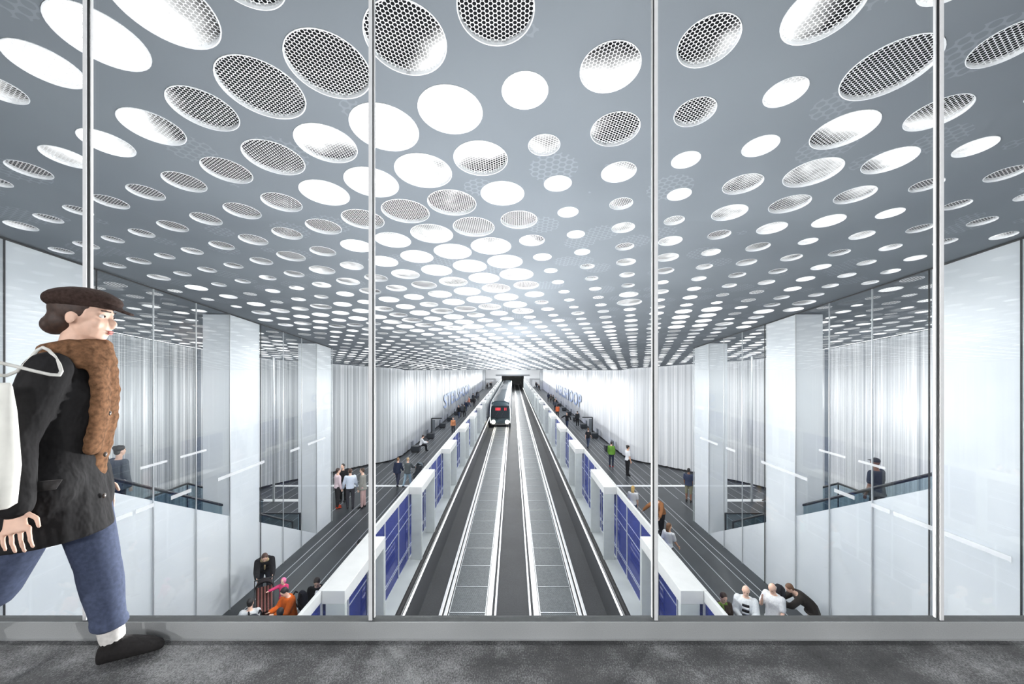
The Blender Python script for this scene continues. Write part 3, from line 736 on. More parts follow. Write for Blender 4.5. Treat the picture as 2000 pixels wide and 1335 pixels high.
def lettering(s):
    cu = bpy.data.curves.new('station_lettering', 'FONT'); cu.body = 'STEILSHOOP'; cu.size = 1; cu.extrude = .004; cu.space_character = 1.06
    cu.offset = .012
    o = bpy.data.objects.new('station_lettering_text', cu); COL.objects.link(o)
    bpy.context.view_layer.update()
    dg = bpy.context.evaluated_depsgraph_get(); me = bpy.data.meshes.new_from_object(o.evaluated_get(dg)); bpy.data.objects.remove(o)
    xs = [v.co.x for v in me.vertices]; ys = [v.co.y for v in me.vertices]; x0, x1 = min(xs), max(xs); y0, y1 = min(ys), max(ys)
    A_, B_ = (46.3, 74.0) if s < 0 else (74.0, 46.5)
    for v_ in me.vertices:
        t = (v_.co.x - x0) / (x1 - x0); h = (v_.co.y - y0) / (y1 - y0); e = v_.co.z
        v_.co = (s * (CURT - .10 - .02 - e), A_ + (B_ - A_) * t, 1.62 + 1.68 * h)
    me.materials.clear(); me.materials.append(M['letter'])
    o = bpy.data.objects.new('station_lettering', me); COL.objects.link(o)
    tag(o, 'large grey-blue letters reading STEILSHOOP along the %s curtain wall' % side_name(s), 'lettering', 'station name letterings')
lettering(-1); lettering(1)

# ------------------------------------------------------------------ people
SKIN = {'light': (226, 186, 164), 'tan': (205, 160, 132), 'dark': (120, 84, 66)}
def fab(rgb):
    n_ = 'cloth_%d_%d_%d' % rgb
    if n_ in _simple: return _simple[n_]
    k = N(n_); c = srgb(*rgb); ps = k.pos(); f = k.noise(ps, 60, 3); w_ = k.noise(ps, 11, 3, .55, (1, 1, .6))
    lo = tuple(x * .88 for x in c[:3]) + (1,); hi = tuple(min(1, x * 1.1) for x in c[:3]) + (1,)
    p = k.bsdf(k.ramp(f, [(.3, lo), (.7, hi)]), .85, 0, .2); k.bump(w_, p, .6, .04); _simple[n_] = k.done(p); return _simple[n_]
def hairm(rgb): return simple('hair_%d_%d_%d' % rgb, rgb, .6, var=.35, scale=70)
def remesh(o, vox, it=4, fac=.5):
    m = o.modifiers.new('skin', 'REMESH'); m.mode = 'VOXEL'; m.voxel_size = vox; m.use_smooth_shade = True
    m = o.modifiers.new('soft', 'SMOOTH'); m.factor = fac; m.iterations = it
    return o
class Fig:
    """joint positions of a posed figure, local frame: +Y ahead, +X its right hand"""
    def __init__(s, H, p):
        s.H = H; s.p = p; g = p.get
        s.lean = math.radians(g('lean', 2)); rad = math.radians
        legs = g('legs', ((6, 4), (-6, 8))); s.leg = []
        lo = 1e9; hw = .052 * H
        tmp = []
        for k_, (hf, kf) in enumerate(legs):
            sd = 1 if k_ else -1                     # 0 = left, 1 = right
            hip = Vector((sd * hw, 0, 0)); f = rad(hf); ab = rad(g('spread', 2)) * sd
            kn = hip + Vector((math.sin(ab), math.sin(f), -math.cos(f))).normalized() * .243 * H
            f2 = f - rad(kf); an = kn + Vector((0, math.sin(f2), -math.cos(f2))) * .240 * H
            fp = rad(g('feet', (0, 0))[k_]); tmp.append((hip, kn, an, fp))
            toe = an + Vector((0, math.cos(fp) * .1 * H, math.sin(fp) * .1 * H - .036 * H)); heel = an + Vector((0, -.03 * H * math.cos(fp), -.04 * H - .03 * H * math.sin(fp)))
            lo = min(lo, toe.z, heel.z)
        up = -lo
        if 'sit' in p: up = p['sit'] + .055 * H
        s.P = Vector((0, 0, up)); s.leg = [(a + s.P, b + s.P, c + s.P, fp) for a, b, c, fp in tmp]
        # arms
        s.arm = []
        for k_, a in enumerate(g('arms', ((8, 6, 12, 0), (-8, 6, 18, 0)))):
            sd = 1 if k_ else -1; fl, ab, el, inn = map(rad, a)
            C, U, Fw = s.spine(.276); sh = C + Vector((sd * g('sh', .098) * H, 0, 0))
            d = Vector((sd * math.sin(ab), math.sin(fl) * math.cos(ab), -math.cos(fl) * math.cos(ab)))
            e = sh + d * .168 * H; f2 = fl + el
            d2 = Vector((sd * math.sin(ab) * .5 - sd * math.sin(inn), math.sin(f2), -math.cos(f2))).normalized()
            w = e + d2 * .145 * H; s.arm.append((sh, e, w, d2))
        C, U, Fw = s.spine(.345); hp = s.lean * .55 + rad(g('nod', 0)); s.hU = Vector((0, math.sin(hp), math.cos(hp))); 
        s.nk0 = s.spine(.29)[0]; s.hC = C + s.hU * .066 * H + Vector((0, .012 * H, 0))
        s.hR = Matrix.Rotation(rad(g('turn', 0)), 3, 'Z') @ Matrix.Rotation(-hp, 3, 'X')
    def spine(s, h):
        """point, up and ahead vectors at height h*H above the hips"""
        n = 12; p = s.P.copy(); a = 0
        for i in range(n):
            t = (i + .5) / n * h; a = s.lean * min(1, max(0, t + .03) / .16)
            p = p + Vector((0, math.sin(a), math.cos(a))) * (h * s.H / n)
        return p, Vector((0, math.sin(a), math.cos(a))), Vector((0, math.cos(a), -math.sin(a)))
    def torso(s, m, rings, ex=0):
        H = s.H; R_ = []
        for h, w, d, fo in rings:
            C, U, Fw = s.spine(h); R_.append((C + Fw * fo * H, Vector((1, 0, 0)) * (w * H + ex), Fw * (d * H + ex)))
        m.loft(R_, 18)
    def hand(s, m, k_, r=.0095, sp=1.0):
        sh, e, w, d = s.arm[k_]; sd = 1 if k_ else -1; H = s.H / 1.75; L = .1 * H
        side = Vector((0, 1, 0)); side = (side - d * side.dot(d)).normalized(); nrm = d.cross(side) * 1
        pl = w + d * .085 * H
        m.loft([(w + d * (t * .085 * H), side * (.026 + .012 * t) * H, nrm * .014 * H) for t in (-.1, .2, .6, 1.0)], 10)
        for i, (o, ln) in enumerate(((.033 * sp, .068), (.011 * sp, .078), (-.011 * sp, .072), (-.032 * sp, .056))):
            b = pl + side * o * H; cur = nrm * (-sd * .30)
            k1 = b + (d + cur * .4).normalized() * ln * .5 * H; k2 = k1 + (d + cur * 1.6).normalized() * ln * .5 * H
            m.limb(b - d * .01, k1, r * H, r * .92 * H, 8); m.limb(k1, k2, r * .92 * H, r * .75 * H, 8)
        b = w + d * .02 * H + side * .028 * H; k1 = b + (d * .7 + side * .7).normalized() * .04 * H; k2 = k1 + (d + side * .15).normalized() * .032 * H
        m.limb(b, k1, r * 1.2 * H, r * 1.05 * H, 8); m.limb(k1, k2, r * 1.05 * H, r * .85 * H, 8)
    def head(s, m, detail=False):
        H = s.H; C = s.hC; Q = s.hR; B = lambda x, y, z: C + Q @ Vector((x * H, y * H, z * H))
        kk = s.p.get('headscale', 1.0)
        def ball(x, y, z, a, b, c, n=16, mm=11): m.ball(B(x * kk, y * kk, z * kk), a * H * kk, b * H * kk, c * H * kk, n, mm, 0, Q)
        ball(0, -.004, .012, .0435, .055, .055); ball(0, .012, -.018, .036, .042, .048); ball(0, .030, -.045, .020, .017, .016)
        ball(0, .052, -.012, .0085, .012, .013, 10, 7); ball(0, .046, .002, .006, .008, .018, 8, 7)
        ball(0, .046, -.034, .014, .008, .007, 8, 7)
        ball(0, .040, .017, .030, .010, .006, 10, 7)
        for sd in (-1, 1): ball(sd * .044, -.006, -.006, .005, .011, .017, 8, 7); ball(sd * .022, .034, -.014, .013, .012, .014, 8, 7)
        m.limb(s.nk0, s.hC - s.hU * .03 * H + Vector((0, -.006 * H, 0)), .034 * H, .029 * H, 14)

TOR_M = [(-.045, .07, .055, 0), (-.01, .092, .070, -.004), (.04, .090, .068, 0), (.09, .084, .062, .003), (.15, .090, .064, .004), (.21, .102, .068, .004), (.255, .108, .064, 0), (.285, .098, .054, -.004), (.305, .06, .042, -.006)]
TOR_F = [(-.045, .072, .056, 0), (-.01, .096, .072, -.006), (.04, .088, .064, 0), (.09, .072, .054, .003), (.15, .080, .060, .006), (.21, .092, .070, .010), (.255, .096, .060, 0), (.285, .088, .050, -.004), (.305, .055, .04, -.006)]
def human(label, x, y, H, head, pose, top=None, bottom=None, hair=None, shoes=(30, 30, 32), skin='light', female=False, z=0, vox=.014, group=None, detail=False):
    """top: (rgb, hem below hip, sleeve 'long'/'short', looseness); bottom: (rgb, 'long'/'short'); hair: (rgb, style)"""
    f = Fig(H, pose); TOR = TOR_F if female else TOR_M; TOR_B = [(a, b * .86, c * .86, d) for a, b, c, d in TOR]; sm = simple('skin_' + skin, SKIN[skin], .55, var=.06, scale=40)
    m = MB(); f.head(m, detail); f.torso(m, TOR_B)
    for k_ in (0, 1):
        hip, kn, an, fp = f.leg[k_]; m.limb(hip, kn, .052 * H, .034 * H, 14); m.limb(kn, an, .033 * H, .020 * H, 14, mid=.16)
        m.limb(an, an + Vector((0, math.cos(fp) * .075 * H, math.sin(fp) * .075 * H - .024 * H)), .018 * H, .012 * H, 10)
        sh, e, w, d2 = f.arm[k_]; m.limb(sh, e, .030 * H, .023 * H, 12); m.limb(e, w, .023 * H, .0155 * H, 12, mid=.08); f.hand(m, k_, *((.0076, 1.06) if detail else ()))
    body = remesh(m.build('person', sm, None, True), vox * (.6 if detail else .8), 2 if detail else 3)
    body.location = (x, y, z); body.rotation_euler = (0, 0, math.radians(head) - (0 if detail else math.atan2(x, y)))
    tag(body, label, 'person', group)
    if bottom:
        rgb, st = bottom; m = MB(); f.torso(m, [(-.05, .075, .06, 0)] + [r for r in TOR[1:4]], .012)
        for k_ in (0, 1):
            hip, kn, an, fp = f.leg[k_]; m.limb(hip, kn, .058 * H, .042 * H, 14)
            if st == 'long': m.limb(kn, an + (kn - an) * .02, .042 * H, .031 * H, 14)
        remesh(m.build('trousers' if st == 'long' else 'shorts', fab(rgb), body, True), vox, 3)
    if top:
        rgb, hem, slv, loose = top; m = MB(); R_ = [r for r in TOR if r[0] > -.02]
        if hem > 0:
            R_ = [(-hem, .098 + hem * .16, .076 + hem * .14, 0), (-hem * .5, .098 + hem * .08, .074 + hem * .07, -.002)] + R_
        f.torso(m, R_, .012 + loose)
        for k_ in (0, 1):
            sh, e, w, d2 = f.arm[k_]
            if slv == 'short': m.limb(sh, sh + (e - sh) * .7, .036 * H + loose, .033 * H + loose, 12)
            else: m.limb(sh, e, .036 * H + loose, .032 * H + loose, 12); m.limb(e, w - d2 * .01, .033 * H + loose, .026 * H + loose * .7, 12)
        if pose.get('collar'): m.limb(f.nk0 + Vector((0, 0, .0)), f.nk0 + f.hU * .035 * H, .045 * H, .040 * H, 14)
        remesh(m.build('jacket' if slv == 'long' and loose > .008 else 'shirt', fab(rgb), body, True), vox, 3)
    if hair:
        rgb, st = hair; kk = pose.get('headscale', 1.0); Q = f.hR; B = lambda a, b, c: f.hC + Q @ Vector((a * H * kk, b * H * kk, c * H * kk)); m = MB(); nm = 'hair'
        if st == 'hood':
            m.ball(B(0, -.012, .008), .056 * H * kk, .058 * H * kk, .066 * H * kk, 16, 11, 0, Q); nm = 'hood'
        elif st == 'bald':
            for sd in (-1, 1): m.ball(B(sd * .036, -.022, .0), .012 * H, .030 * H, .020 * H, 10, 7, 0, Q)
            m.ball(B(0, -.044, -.002), .034 * H, .014 * H, .022 * H, 12, 7, 0, Q)
        elif st == 'cap':
            m.ball(B(0, -.008, .030), .049 * H, .056 * H, .042 * H, 16, 11, 0, Q); m.loft([(B(0, t, .026), Q @ Vector((.036 * H, 0, 0)), Q @ Vector((0, 0, .005 * H))) for t in (.035, .06, .080)], 12); nm = 'cap'
        else:
            m.ball(B(0, -.012, .020), .0475 * H * kk, .056 * H * kk, .054 * H * kk, 16, 11, 0, Q)
            m.ball(B(0, -.030, -.012), .040 * H * kk, .032 * H * kk, .036 * H * kk, 14, 9, 0, Q)
            if st == 'long':
                R_ = []
                for t in (0, .25, .5, .75, 1): R_.append((B(0, -.030 - .02 * math.sin(t * 1.6), .02 - .16 * t), Q @ Vector((.048 * H * (1 - .35 * t * t), 0, 0)), Q @ Vector((0, .024 * H * (1 - .4 * t), 0))))
                m.loft(R_, 14)
            if st == 'curly':
                for a in range(10):
                    t = a * .63; m.ball(B(.036 * math.cos(t), -.016 + .036 * math.sin(t), .035 + .012 * math.sin(a * 2.1)), .026 * H, .026 * H, .026 * H, 10, 7)
            if st == 'pony': m.limb(B(0, -.06, .01), B(0, -.075, -.08), .022 * H, .010 * H, 10)
        remesh(m.build(nm, hairm(rgb), body, True), vox * .85, 2)
    if y < 14 and not detail:
        Q = f.hR; kk = pose.get('headscale', 1.0)
        for sd in (-1, 1):
            m = MB(); m.ball(f.hC + Q @ Vector((sd * .0185 * H * kk, .0475 * H * kk, .006 * H * kk)), .0065 * H * kk, .004 * H, .0042 * H * kk, 10, 7); m.build('eye', simple('eye_dark', (44, 34, 30), .4), body, True)
    for k_ in (0, 1):
        hip, kn, an, fp = f.leg[k_]; m = MB(); c, s_ = math.cos(fp), math.sin(fp)
        ah = Vector((0, c, s_)); upv = Vector((0, -s_, c)); base = an - upv * .022 * H; R_ = []
        for t, w, h in ((-.034, .012, .012), (-.03, .022, .024), (0, .026, .032), (.04, .028, .026), (.075, .028, .018), (.098, .020, .010), (.104, .010, .006)):
            R_.append((base + ah * t * H - upv * (.018 * H - h * H), Vector((w * H, 0, 0)), upv * h * H))
        m.loft(R_, 12); m.limb(an + (kn - an) * (.12 if shoes != (170, 40, 44) else .42), an, .026 * H, .025 * H, 12)
        remesh(m.build('shoe', fab(shoes), body, True), vox * .8, 2)
    return body, f
def child_of(body, m, name, mat, vox=None):
    o = m.build(name, mat, body, True)
    return remesh(o, vox, 2) if vox else o
def local_to_world(body, v):
    return Matrix.Translation(body.location) @ Matrix.Rotation(body.rotation_euler.z, 4, 'Z') @ v

STAND = dict(legs=((2, 1), (-2, 2)), arms=((4, 7, 14, 6), (2, 7, 14, 6)))
WALK = dict(legs=((16, 6), (-14, 18)), arms=((-16, 6, 16, 0), (18, 6, 22, 0)), feet=(6, -14), lean=4)
WALK2 = dict(legs=((-14, 18), (16, 6)), arms=((18, 6, 22, 0), (-16, 6, 16, 0)), feet=(-14, 6), lean=4)
def pose(b, **k): d = dict(b); d.update(k); return d

def backpack(x, y, z, rz, rgb, label, s=1.0):
    r = empty('backpack', (x, y, z), math.radians(rz) - math.atan2(x, y)); tag(r, label, 'backpack', 'backpacks')
    m = MB(); m.loft([(Vector((0, -.02, t * s)), Vector((w * s, 0, 0)), Vector((0, d * s, 0))) for t, w, d in ((-.24, .10, .06), (-.2, .15, .09), (0, .16, .10), (.16, .14, .08), (.22, .08, .04))], 16); o = m.build('bag', fab(rgb), r, True)
    m = MB(); m.loft([(Vector((0, -.12 * s, t * s)), Vector((w * s, 0, 0)), Vector((0, .05 * s, 0))) for t, w in ((-.18, .08), (-.15, .11), (-.02, .11), (.02, .06))], 12); m.build('pocket', fab(rgb), r, True)
    for sd in (-1, 1):
        m = MB(); m.tube([Vector((sd * .10 * s, .06 * s, .2 * s)), Vector((sd * .11 * s, .10 * s, .235 * s)), Vector((sd * .12 * s, .17 * s, .15 * s)), Vector((sd * .12 * s, .12 * s, 0)), Vector((sd * .11 * s, .05 * s, -.16 * s))], .018 * s); m.build('strap', fab((24, 24, 27)), r, True)
    return r

def pram(x, y, rz, rgb, hoodrgb, label):
    r = empty('pram', (x, y, 0), math.radians(rz) - math.atan2(x, y)); tag(r, label, 'pram', 'prams')
    fr = M['darksteel']; V3 = lambda *a: Vector(a)
    for sx in (-.24, .24):
        for yy, rad_ in ((-.32, .11), (.34, .09)):
            m = MB(); n = 18
            for i in range(n):
                a, b = 2 * math.pi * i / n, 2 * math.pi * (i + 1) / n
                m.limb((sx, yy + rad_ * .85 * math.cos(a), rad_ + rad_ * .85 * math.sin(a)), (sx, yy + rad_ * .85 * math.cos(b), rad_ + rad_ * .85 * math.sin(b)), .018, .018, 6)
            for a in range(4): m.tube([V3(sx, yy, rad_), V3(sx, yy + rad_ * .8 * math.cos(a * 1.57), rad_ + rad_ * .8 * math.sin(a * 1.57))], .007, 6)
            m.build('wheel', simple('tyre_black', (28, 28, 30), .7), r, True)
    m = MB()
    for sx in (-.22, .22):
        m.tube([V3(sx, .34, .1), V3(sx, 0, .42), V3(sx, -.42, 1.02)], .014); m.tube([V3(sx, -.32, .11), V3(sx, -.1, .42), V3(sx, .22, .60)], .014)
    m.tube([V3(-.22, -.42, 1.02), V3(.22, -.42, 1.02)], .018); m.tube([V3(-.22, .34, .1), V3(.22, .34, .1)], .012); m.tube([V3(-.22, -.32, .11), V3(.22, -.32, .11)], .012)
    m.build('frame', fr, r, True)
    # seat shell with stripes, basket and hood
    m = MB(); pr = [(.24, .44, .0), (.16, .46, .0), (-.02, .46, .0), (-.16, .60, .0), (-.28, .88, 0)]
    n = 10
    for (ya, za, _), (yb, zb, _) in zip(pr, pr[1:]):
        for i in range(n):
            xa, xb = -.19 + .38 * i / n, -.19 + .38 * (i + 1) / n
            m.quad([(xa, ya, za), (xb, ya, za), (xb, yb, zb), (xa, yb, zb)], i % 2)
    o = m.build('seat', [fab(rgb), fab(tuple(int(c * .35) for c in rgb))], r); so = o.modifiers.new('thick', 'SOLIDIFY'); so.thickness = .03
    m = MB(); m.loft([(V3(0, 0, .18), V3(.17, 0, 0), V3(0, .24, 0)), (V3(0, 0, .2), V3(.19, 0, 0), V3(0, .28, 0)), (V3(0, 0, .34), V3(.20, 0, 0), V3(0, .30, 0))], 16); m.build('basket', fab(tuple(int(c * .6) for c in rgb)), r, True)
    m = MB(); rows = []
    for i in range(7):
        a = math.radians(-78 + 17 * i); rows.append([(.21 * math.cos(t * math.pi / 8 ), -.24 + .30 * math.sin(a) * math.sin(t * math.pi / 8) * .95, .80 + .30 * math.cos(a) * math.sin(t * math.pi / 8)) for t in range(9)])
    b = len(m.v)
    for q in rows: m.v += q
    for i in range(6):
        for t in range(8): m.f.append((b + i * 9 + t, b + i * 9 + t + 1, b + (i + 1) * 9 + t + 1, b + (i + 1) * 9 + t)); m.mi.append(0)
    o = m.build('hood', fab(hoodrgb), r, True); so = o.modifiers.new('thick', 'SOLIDIFY'); so.thickness = .012
    return r

BLK = (30, 30, 33); JEAN = (62, 74, 98); WHT = (232, 234, 238); NAVY = (36, 44, 66); GRY = (104, 106, 104)
H_ = human
# -- bottom left group
bo, fg = H_('stooping person in black jacket with tan scarf holding the striped pram', at(517, 11.5), 11.5, 1.76, 180, dict(lean=52, nod=10, legs=((8, 6), (-6, 6)), arms=((52, 4, 20, 4), (52, 4, 20, 4))), (BLK, .04, 'long', .025), ((44, 46, 54), 'long'), ((70, 48, 38), 'short'))
m = MB(); m.limb(fg.nk0 + Vector((-.06, .03, .02)), fg.nk0 + Vector((.06, .03, .02)), .055, .055, 12); C, U, Fw = fg.spine(.26); C2, U2, Fw2 = fg.spine(.10); m.limb(C + Fw * .13, C2 + Fw2 * .15, .05, .045, 10, flat=.5); child_of(bo, m, 'scarf', fab((176, 158, 122)), .014)
pram(at(516, 10.36), 10.36, 180, (128, 84, 78), (40, 36, 38), 'pram with brown striped seat and black hood held by the stooping person')
H_('toddler in pink hooded coat reaching for the striped pram', at(558, 10.9), 10.8, .98, 150, dict(STAND, headscale=1.35, arms=((20, 6, 20, 0), (80, 40, 20, 0))), ((218, 74, 122), .08, 'long', .012), ((86, 60, 84), 'long'), ((232, 120, 165), 'hood'), (120, 70, 90), vox=.012)
bo, _ = H_('person in orange jacket looking down at held object', at(567, 9.45), 9.45, 1.60, 120, dict(STAND, nod=32, lean=8, arms=((34, 6, 70, 24), (34, 6, 70, 24))), ((206, 98, 34), .08, 'long', .022), (JEAN, 'long'), ((28, 24, 24), 'short'))
backpack(at(589, 9.5), 9.52, 1.15, 120 + 0, (34, 36, 44), 'dark backpack worn by the person in the orange jacket')
H_('dark-haired person in black coat seen from behind below the orange jacket', at(547, 8.55), 8.55, 1.56, -10, STAND, (BLK, .06, 'long', .018), ((48, 50, 58), 'long'), ((24, 22, 24), 'short'))
H_('youngster in pale jacket with dark backpack seen from behind', at(488, 8.95), 8.95, 1.53, -15, STAND, ((206, 210, 212), .06, 'long', .02), (JEAN, 'long'), ((26, 24, 26), 'short'))
backpack(at(494, 8.72), 8.72, 1.10, -15, (38, 44, 54), 'dark backpack worn by the youngster in the pale jacket')
bo, fg = H_('woman in black jacket over white blouse looking down beside the gate', at(621, 9.75), 9.75, 1.68, 170, dict(STAND, nod=34, lean=6, arms=((6, 8, 20, 0), (10, 10, 16, 0))), (BLK, .05, 'long', .016), (WHT, 'long'), ((34, 26, 26), 'short'), female=True)
m = MB(); m.loft([(fg.spine(h)[0] + fg.spine(h)[2] * o, Vector((w, 0, 0)), fg.spine(h)[2] * .03) for h, w, o in ((.02, .03, .125), (.10, .045, .125), (.18, .055, .138), (.25, .05, .12), (.285, .035, .085))], 12); child_of(bo, m, 'blouse', fab(WHT), .012)
H_('dark-haired person standing close behind the gate portal', at(703, 11.6), 11.6, 1.70, 10, STAND, ((70, 74, 82), .05, 'long', .016), (BLK, 'long'), ((24, 22, 24), 'short'))
# -- four men
H_('man in pale pink shirt with red shoes standing in the group of four', at(660, 18.8), 18.75, 1.93, -70, STAND, ((226, 206, 212), .0, 'long', .006), ((46, 44, 46), 'long'), ((60, 44, 40), 'short'), (196, 74, 48))
H_('man in black suit facing the viewer in the group of four', at(670, 19.65), 19.65, 1.92, 160, pose(STAND, turn=-20), ((34, 34, 36), .06, 'long', .014), ((26, 26, 28), 'long'), ((40, 32, 30), 'short'))
H_('broad man in white shirt seen from behind in the group of four', at(684, 18.65), 18.65, 1.93, 0, pose(STAND, arms=((6, 16, 20, 0), (6, 16, 20, 0))), ((214, 224, 240), .0, 'long', .012), ((60, 60, 66), 'long'), ((70, 48, 38), 'short'))
H_('man in grey tweed jacket and dusty pink trousers in the group of four', at(709, 18.8), 18.8, 1.93, 75, STAND, ((132, 132, 126), .06, 'long', .014), ((188, 158, 154), 'long'), ((64, 46, 36), 'short'))
# -- couple with pram
H_('walker in navy jacket and slate trousers beside the grey pram pusher', at(777, 22.1), 22.1, 1.64, -25, WALK, (NAVY, .06, 'long', .014), ((58, 62, 82), 'long'), ((126, 92, 62), 'short'), female=True)
H_('person in grey vest and pale jeans pushing the grey pram', at(796, 21.95), 21.95, 1.68, -30, pose(WALK2, arms=((38, 8, 34, 0), (38, 8, 34, 0))), ((86, 92, 94), .05, 'long', .014), ((170, 196, 210), 'long'), ((176, 150, 116), 'short'))
pram(at(815, 22.9), 22.9, -30 + 180, (70, 76, 84), (112, 124, 130), 'grey hooded pram pushed by the person in pale jeans')
# -- left platform further on
H_('seated woman in white top reading on the first bench', at(822, 30.7), 30.7, 1.66, -80, dict(lean=14, nod=20, sit=.46, legs=((84, 82), (84, 78)), arms=((30, 8, 56, 10), (30, 8, 56, 10))), (WHT, .0, 'long', .01), ((30, 30, 34), 'long'), ((50, 36, 32), 'curly'), female=True, vox=.018)
H_('woman in orange top and dark trousers walking towards the viewer', at(885, 38.6), 38.6, 1.70, 178, WALK, ((222, 150, 104), .02, 'long', .008), ((48, 52, 60), 'long'), ((70, 46, 36), 'long'), female=True, vox=.018)
far_l = [(896, 50, BLK, JEAN, 'black jacket nearest of the waiting crowd'), (902.5, 51, (70, 74, 80), BLK, 'grey jacket second in the crowd'), (907, 51.5, (56, 60, 56), BLK, 'olive jacket third in the crowd'), (910, 57, NAVY, JEAN, 'navy coat near the curtain wall'),
         (916.5, 62.5, (220, 150, 128), JEAN, 'salmon top standing in the crowd'), (926, 62.5, BLK, BLK, 'all black clothes beside the gates'), (923.5, 69.5, (60, 66, 76), BLK, 'slate coat far along the platform'), (931.5, 77, BLK, JEAN, 'black coat next to a grey coated one'), (934, 74, (92, 96, 104), BLK, 'pale grey coat far along the platform'),
         (936, 107, BLK, BLK, 'black clothes by the grey pillar'), (944.5, 109, (80, 60, 60), BLK, 'brown jacket between pillar and gates'), (957.6, 116, BLK, BLK, 'black coat close to the tunnel mouth'), (960.2, 115, (50, 54, 62), BLK, 'dark blue coat close to the tunnel mouth')]
far_r = [(1046.2, 116, BLK, BLK, 'black coat nearest the tunnel mouth'), (1048.4, 113, (66, 70, 78), BLK, 'slate jacket near the tunnel mouth'), (1052, 111, BLK, JEAN, 'black jacket and jeans at the far end'), (1059, 104, (44, 44, 52), BLK, 'charcoal coat before the grey pillar'), (1062, 101, BLK, BLK, 'black clothes under the grey pillar'),
         (1071.3, 71, NAVY, BLK, 'navy coat beside the gates'), (1080.5, 67, (60, 64, 60), BLK, 'olive jacket in the crowd'), (1085.5, 61, BLK, JEAN, 'black jacket and jeans in the crowd'), (1084, 58, (74, 80, 90), BLK, 'grey-blue coat in front of the crowd'), (1089, 50.5, (226, 112, 66), BLK, 'orange top half hidden by a gate'), (1076, 69, (90, 84, 80), BLK, 'taupe jacket in the crowd')]
for sd, L in ((-1, far_l), (1, far_r)):
    for i, (u, d, c1, c2, t) in enumerate(L):
        rr = random.Random(i * 3 + d); H_('distant %s platform traveller, %s' % (side_name(sd), t), max(-7.1 if d > 95 else -7.85, min(7.0 if d > 95 else 7.9, at(u, d))), d, rr.uniform(1.64, 1.8), rr.choice([0, 20, 160, 190, -60, 75]), rr.choice([STAND, WALK, WALK2]), (c1, .05, 'long', .014), (c2, 'long'), ((36, 30, 28), rr.choice(['short', 'long'])), vox=.03)
# -- right platform
H_('man in black jacket with outstretched arm by the second bench row', at(1107.5, 42), 42, 1.76, 160, pose(WALK, arms=((-20, 40, 30, 0), (30, 60, 30, 0))), (BLK, .03, 'long', .018), ((60, 70, 96), 'long'), ((40, 32, 30), 'short'), vox=.02)
H_('dark figure with rucksack standing behind a cube bench', at(1133, 43.6) - .3, 43.6, 1.7, 20, STAND, ((40, 42, 46), .04, 'long', .02), (BLK, 'long'), ((30, 26, 26), 'short'), vox=.02)
H_('man in black T-shirt and jeans walking past the gates', at(1148.5, 32.2), 32.2, 1.66, -25, WALK, ((28, 28, 32), .02, 'short', .008), (JEAN, 'long'), ((96, 70, 50), 'short'), vox=.016)
H_('woman in green jacket and red boots seen from behind', at(1194, 26.25), 26.25, 1.72, -12, STAND, ((96, 140, 52), .03, 'long', .014), ((40, 46, 64), 'long'), ((44, 34, 32), 'short'), (170, 40, 44), female=True)
H_('tall dark-haired woman in white blouse and black trousers', at(1225.5, 24.2), 24.2, 1.9, -60, STAND, ((208, 210, 214), .0, 'short', .008), ((28, 28, 31), 'long'), ((34, 28, 28), 'curly'), female=True, skin='tan')
H_('man in dark blue shirt and olive shorts beside the glass wall end', at(1345, 19.5), 19.5, 1.72, -8, STAND, ((46, 54, 76), .02, 'short', .014), ((118, 118, 100), 'short'), ((24, 22, 24), 'short'), (40, 38, 38), 'dark')
H_('blonde long-haired woman in white top behind the gate rail', at(1236, 16.9), 16.9, 1.65, -15, STAND, ((226, 228, 230), .0, 'short', .008), (JEAN, 'long'), ((186, 156, 96), 'long'), female=True)
H_('stooping man in brown jacket reaching towards the child', at(1291, 15.9), 15.9, 1.74, 150, dict(lean=38, nod=14, legs=((10, 6), (-8, 6)), arms=((30, 14, 16, 0), (48, 34, 10, 0))), ((142, 96, 62), .03, 'long', .022), ((34, 34, 38), 'long'), ((150, 110, 84), 'bald'))
H_('woman with long brown hair and white T-shirt walking beside the gate', at(1305, 12.95), 12.95, 1.66, -35, pose(WALK, turn=-10), ((230, 232, 232), .0, 'short', .008), ((90, 84, 84), 'long'), ((92, 66, 44), 'long'), female=True, skin='tan')
H_('small child in teal coat seen through the blue gate glass', at(1243, 15.0), 15.0, 1.0, -40, pose(STAND, headscale=1.3), ((70, 150, 150), .06, 'long', .012), (JEAN, 'long'), ((60, 120, 124), 'hood'), vox=.012)
# -- bottom right group
bo, fg = H_('dark-haired woman with green scarf and brown jacket beside the gate', at(1410, 9.12), 9.12, 1.62, -150, pose(STAND, nod=20), ((66, 56, 50), .06, 'long', .016), ((44, 44, 50), 'long'), ((52, 34, 28), 'short'), female=True)
m = MB(); m.limb(fg.nk0 + Vector((-.07, .02, .01)), fg.nk0 + Vector((.07, .02, .01)), .05, .05, 12); m.limb(fg.nk0 + Vector((.04, .1, 0)), fg.nk0 + Vector((.05, .13, -.45)), .045, .05, 10, flat=.5); child_of(bo, m, 'scarf', fab((120, 150, 70)), .014)
bo, fg = H_('bald man in pale jacket over striped shirt holding his hands together', at(1457, 9.16), 9.16, 1.76, 178, pose(STAND, nod=18, arms=((22, 10, 70, 40), (22, 10, 70, 40))), ((214, 218, 220), .05, 'long', .018), ((40, 40, 44), 'long'), ((150, 140, 132), 'bald'))
m = MB()
for i in range(6):
    C, U, Fw = fg.spine(.06 + .035 * i); m.loft([(C + Fw * .150 + U * t, Vector((.075, 0, 0)), Fw * .02) for t in (-.026, .026)], 12, i % 2)
bo_ = m.build('striped_shirt', [fab(WHT), fab((34, 34, 38))], bo, True)
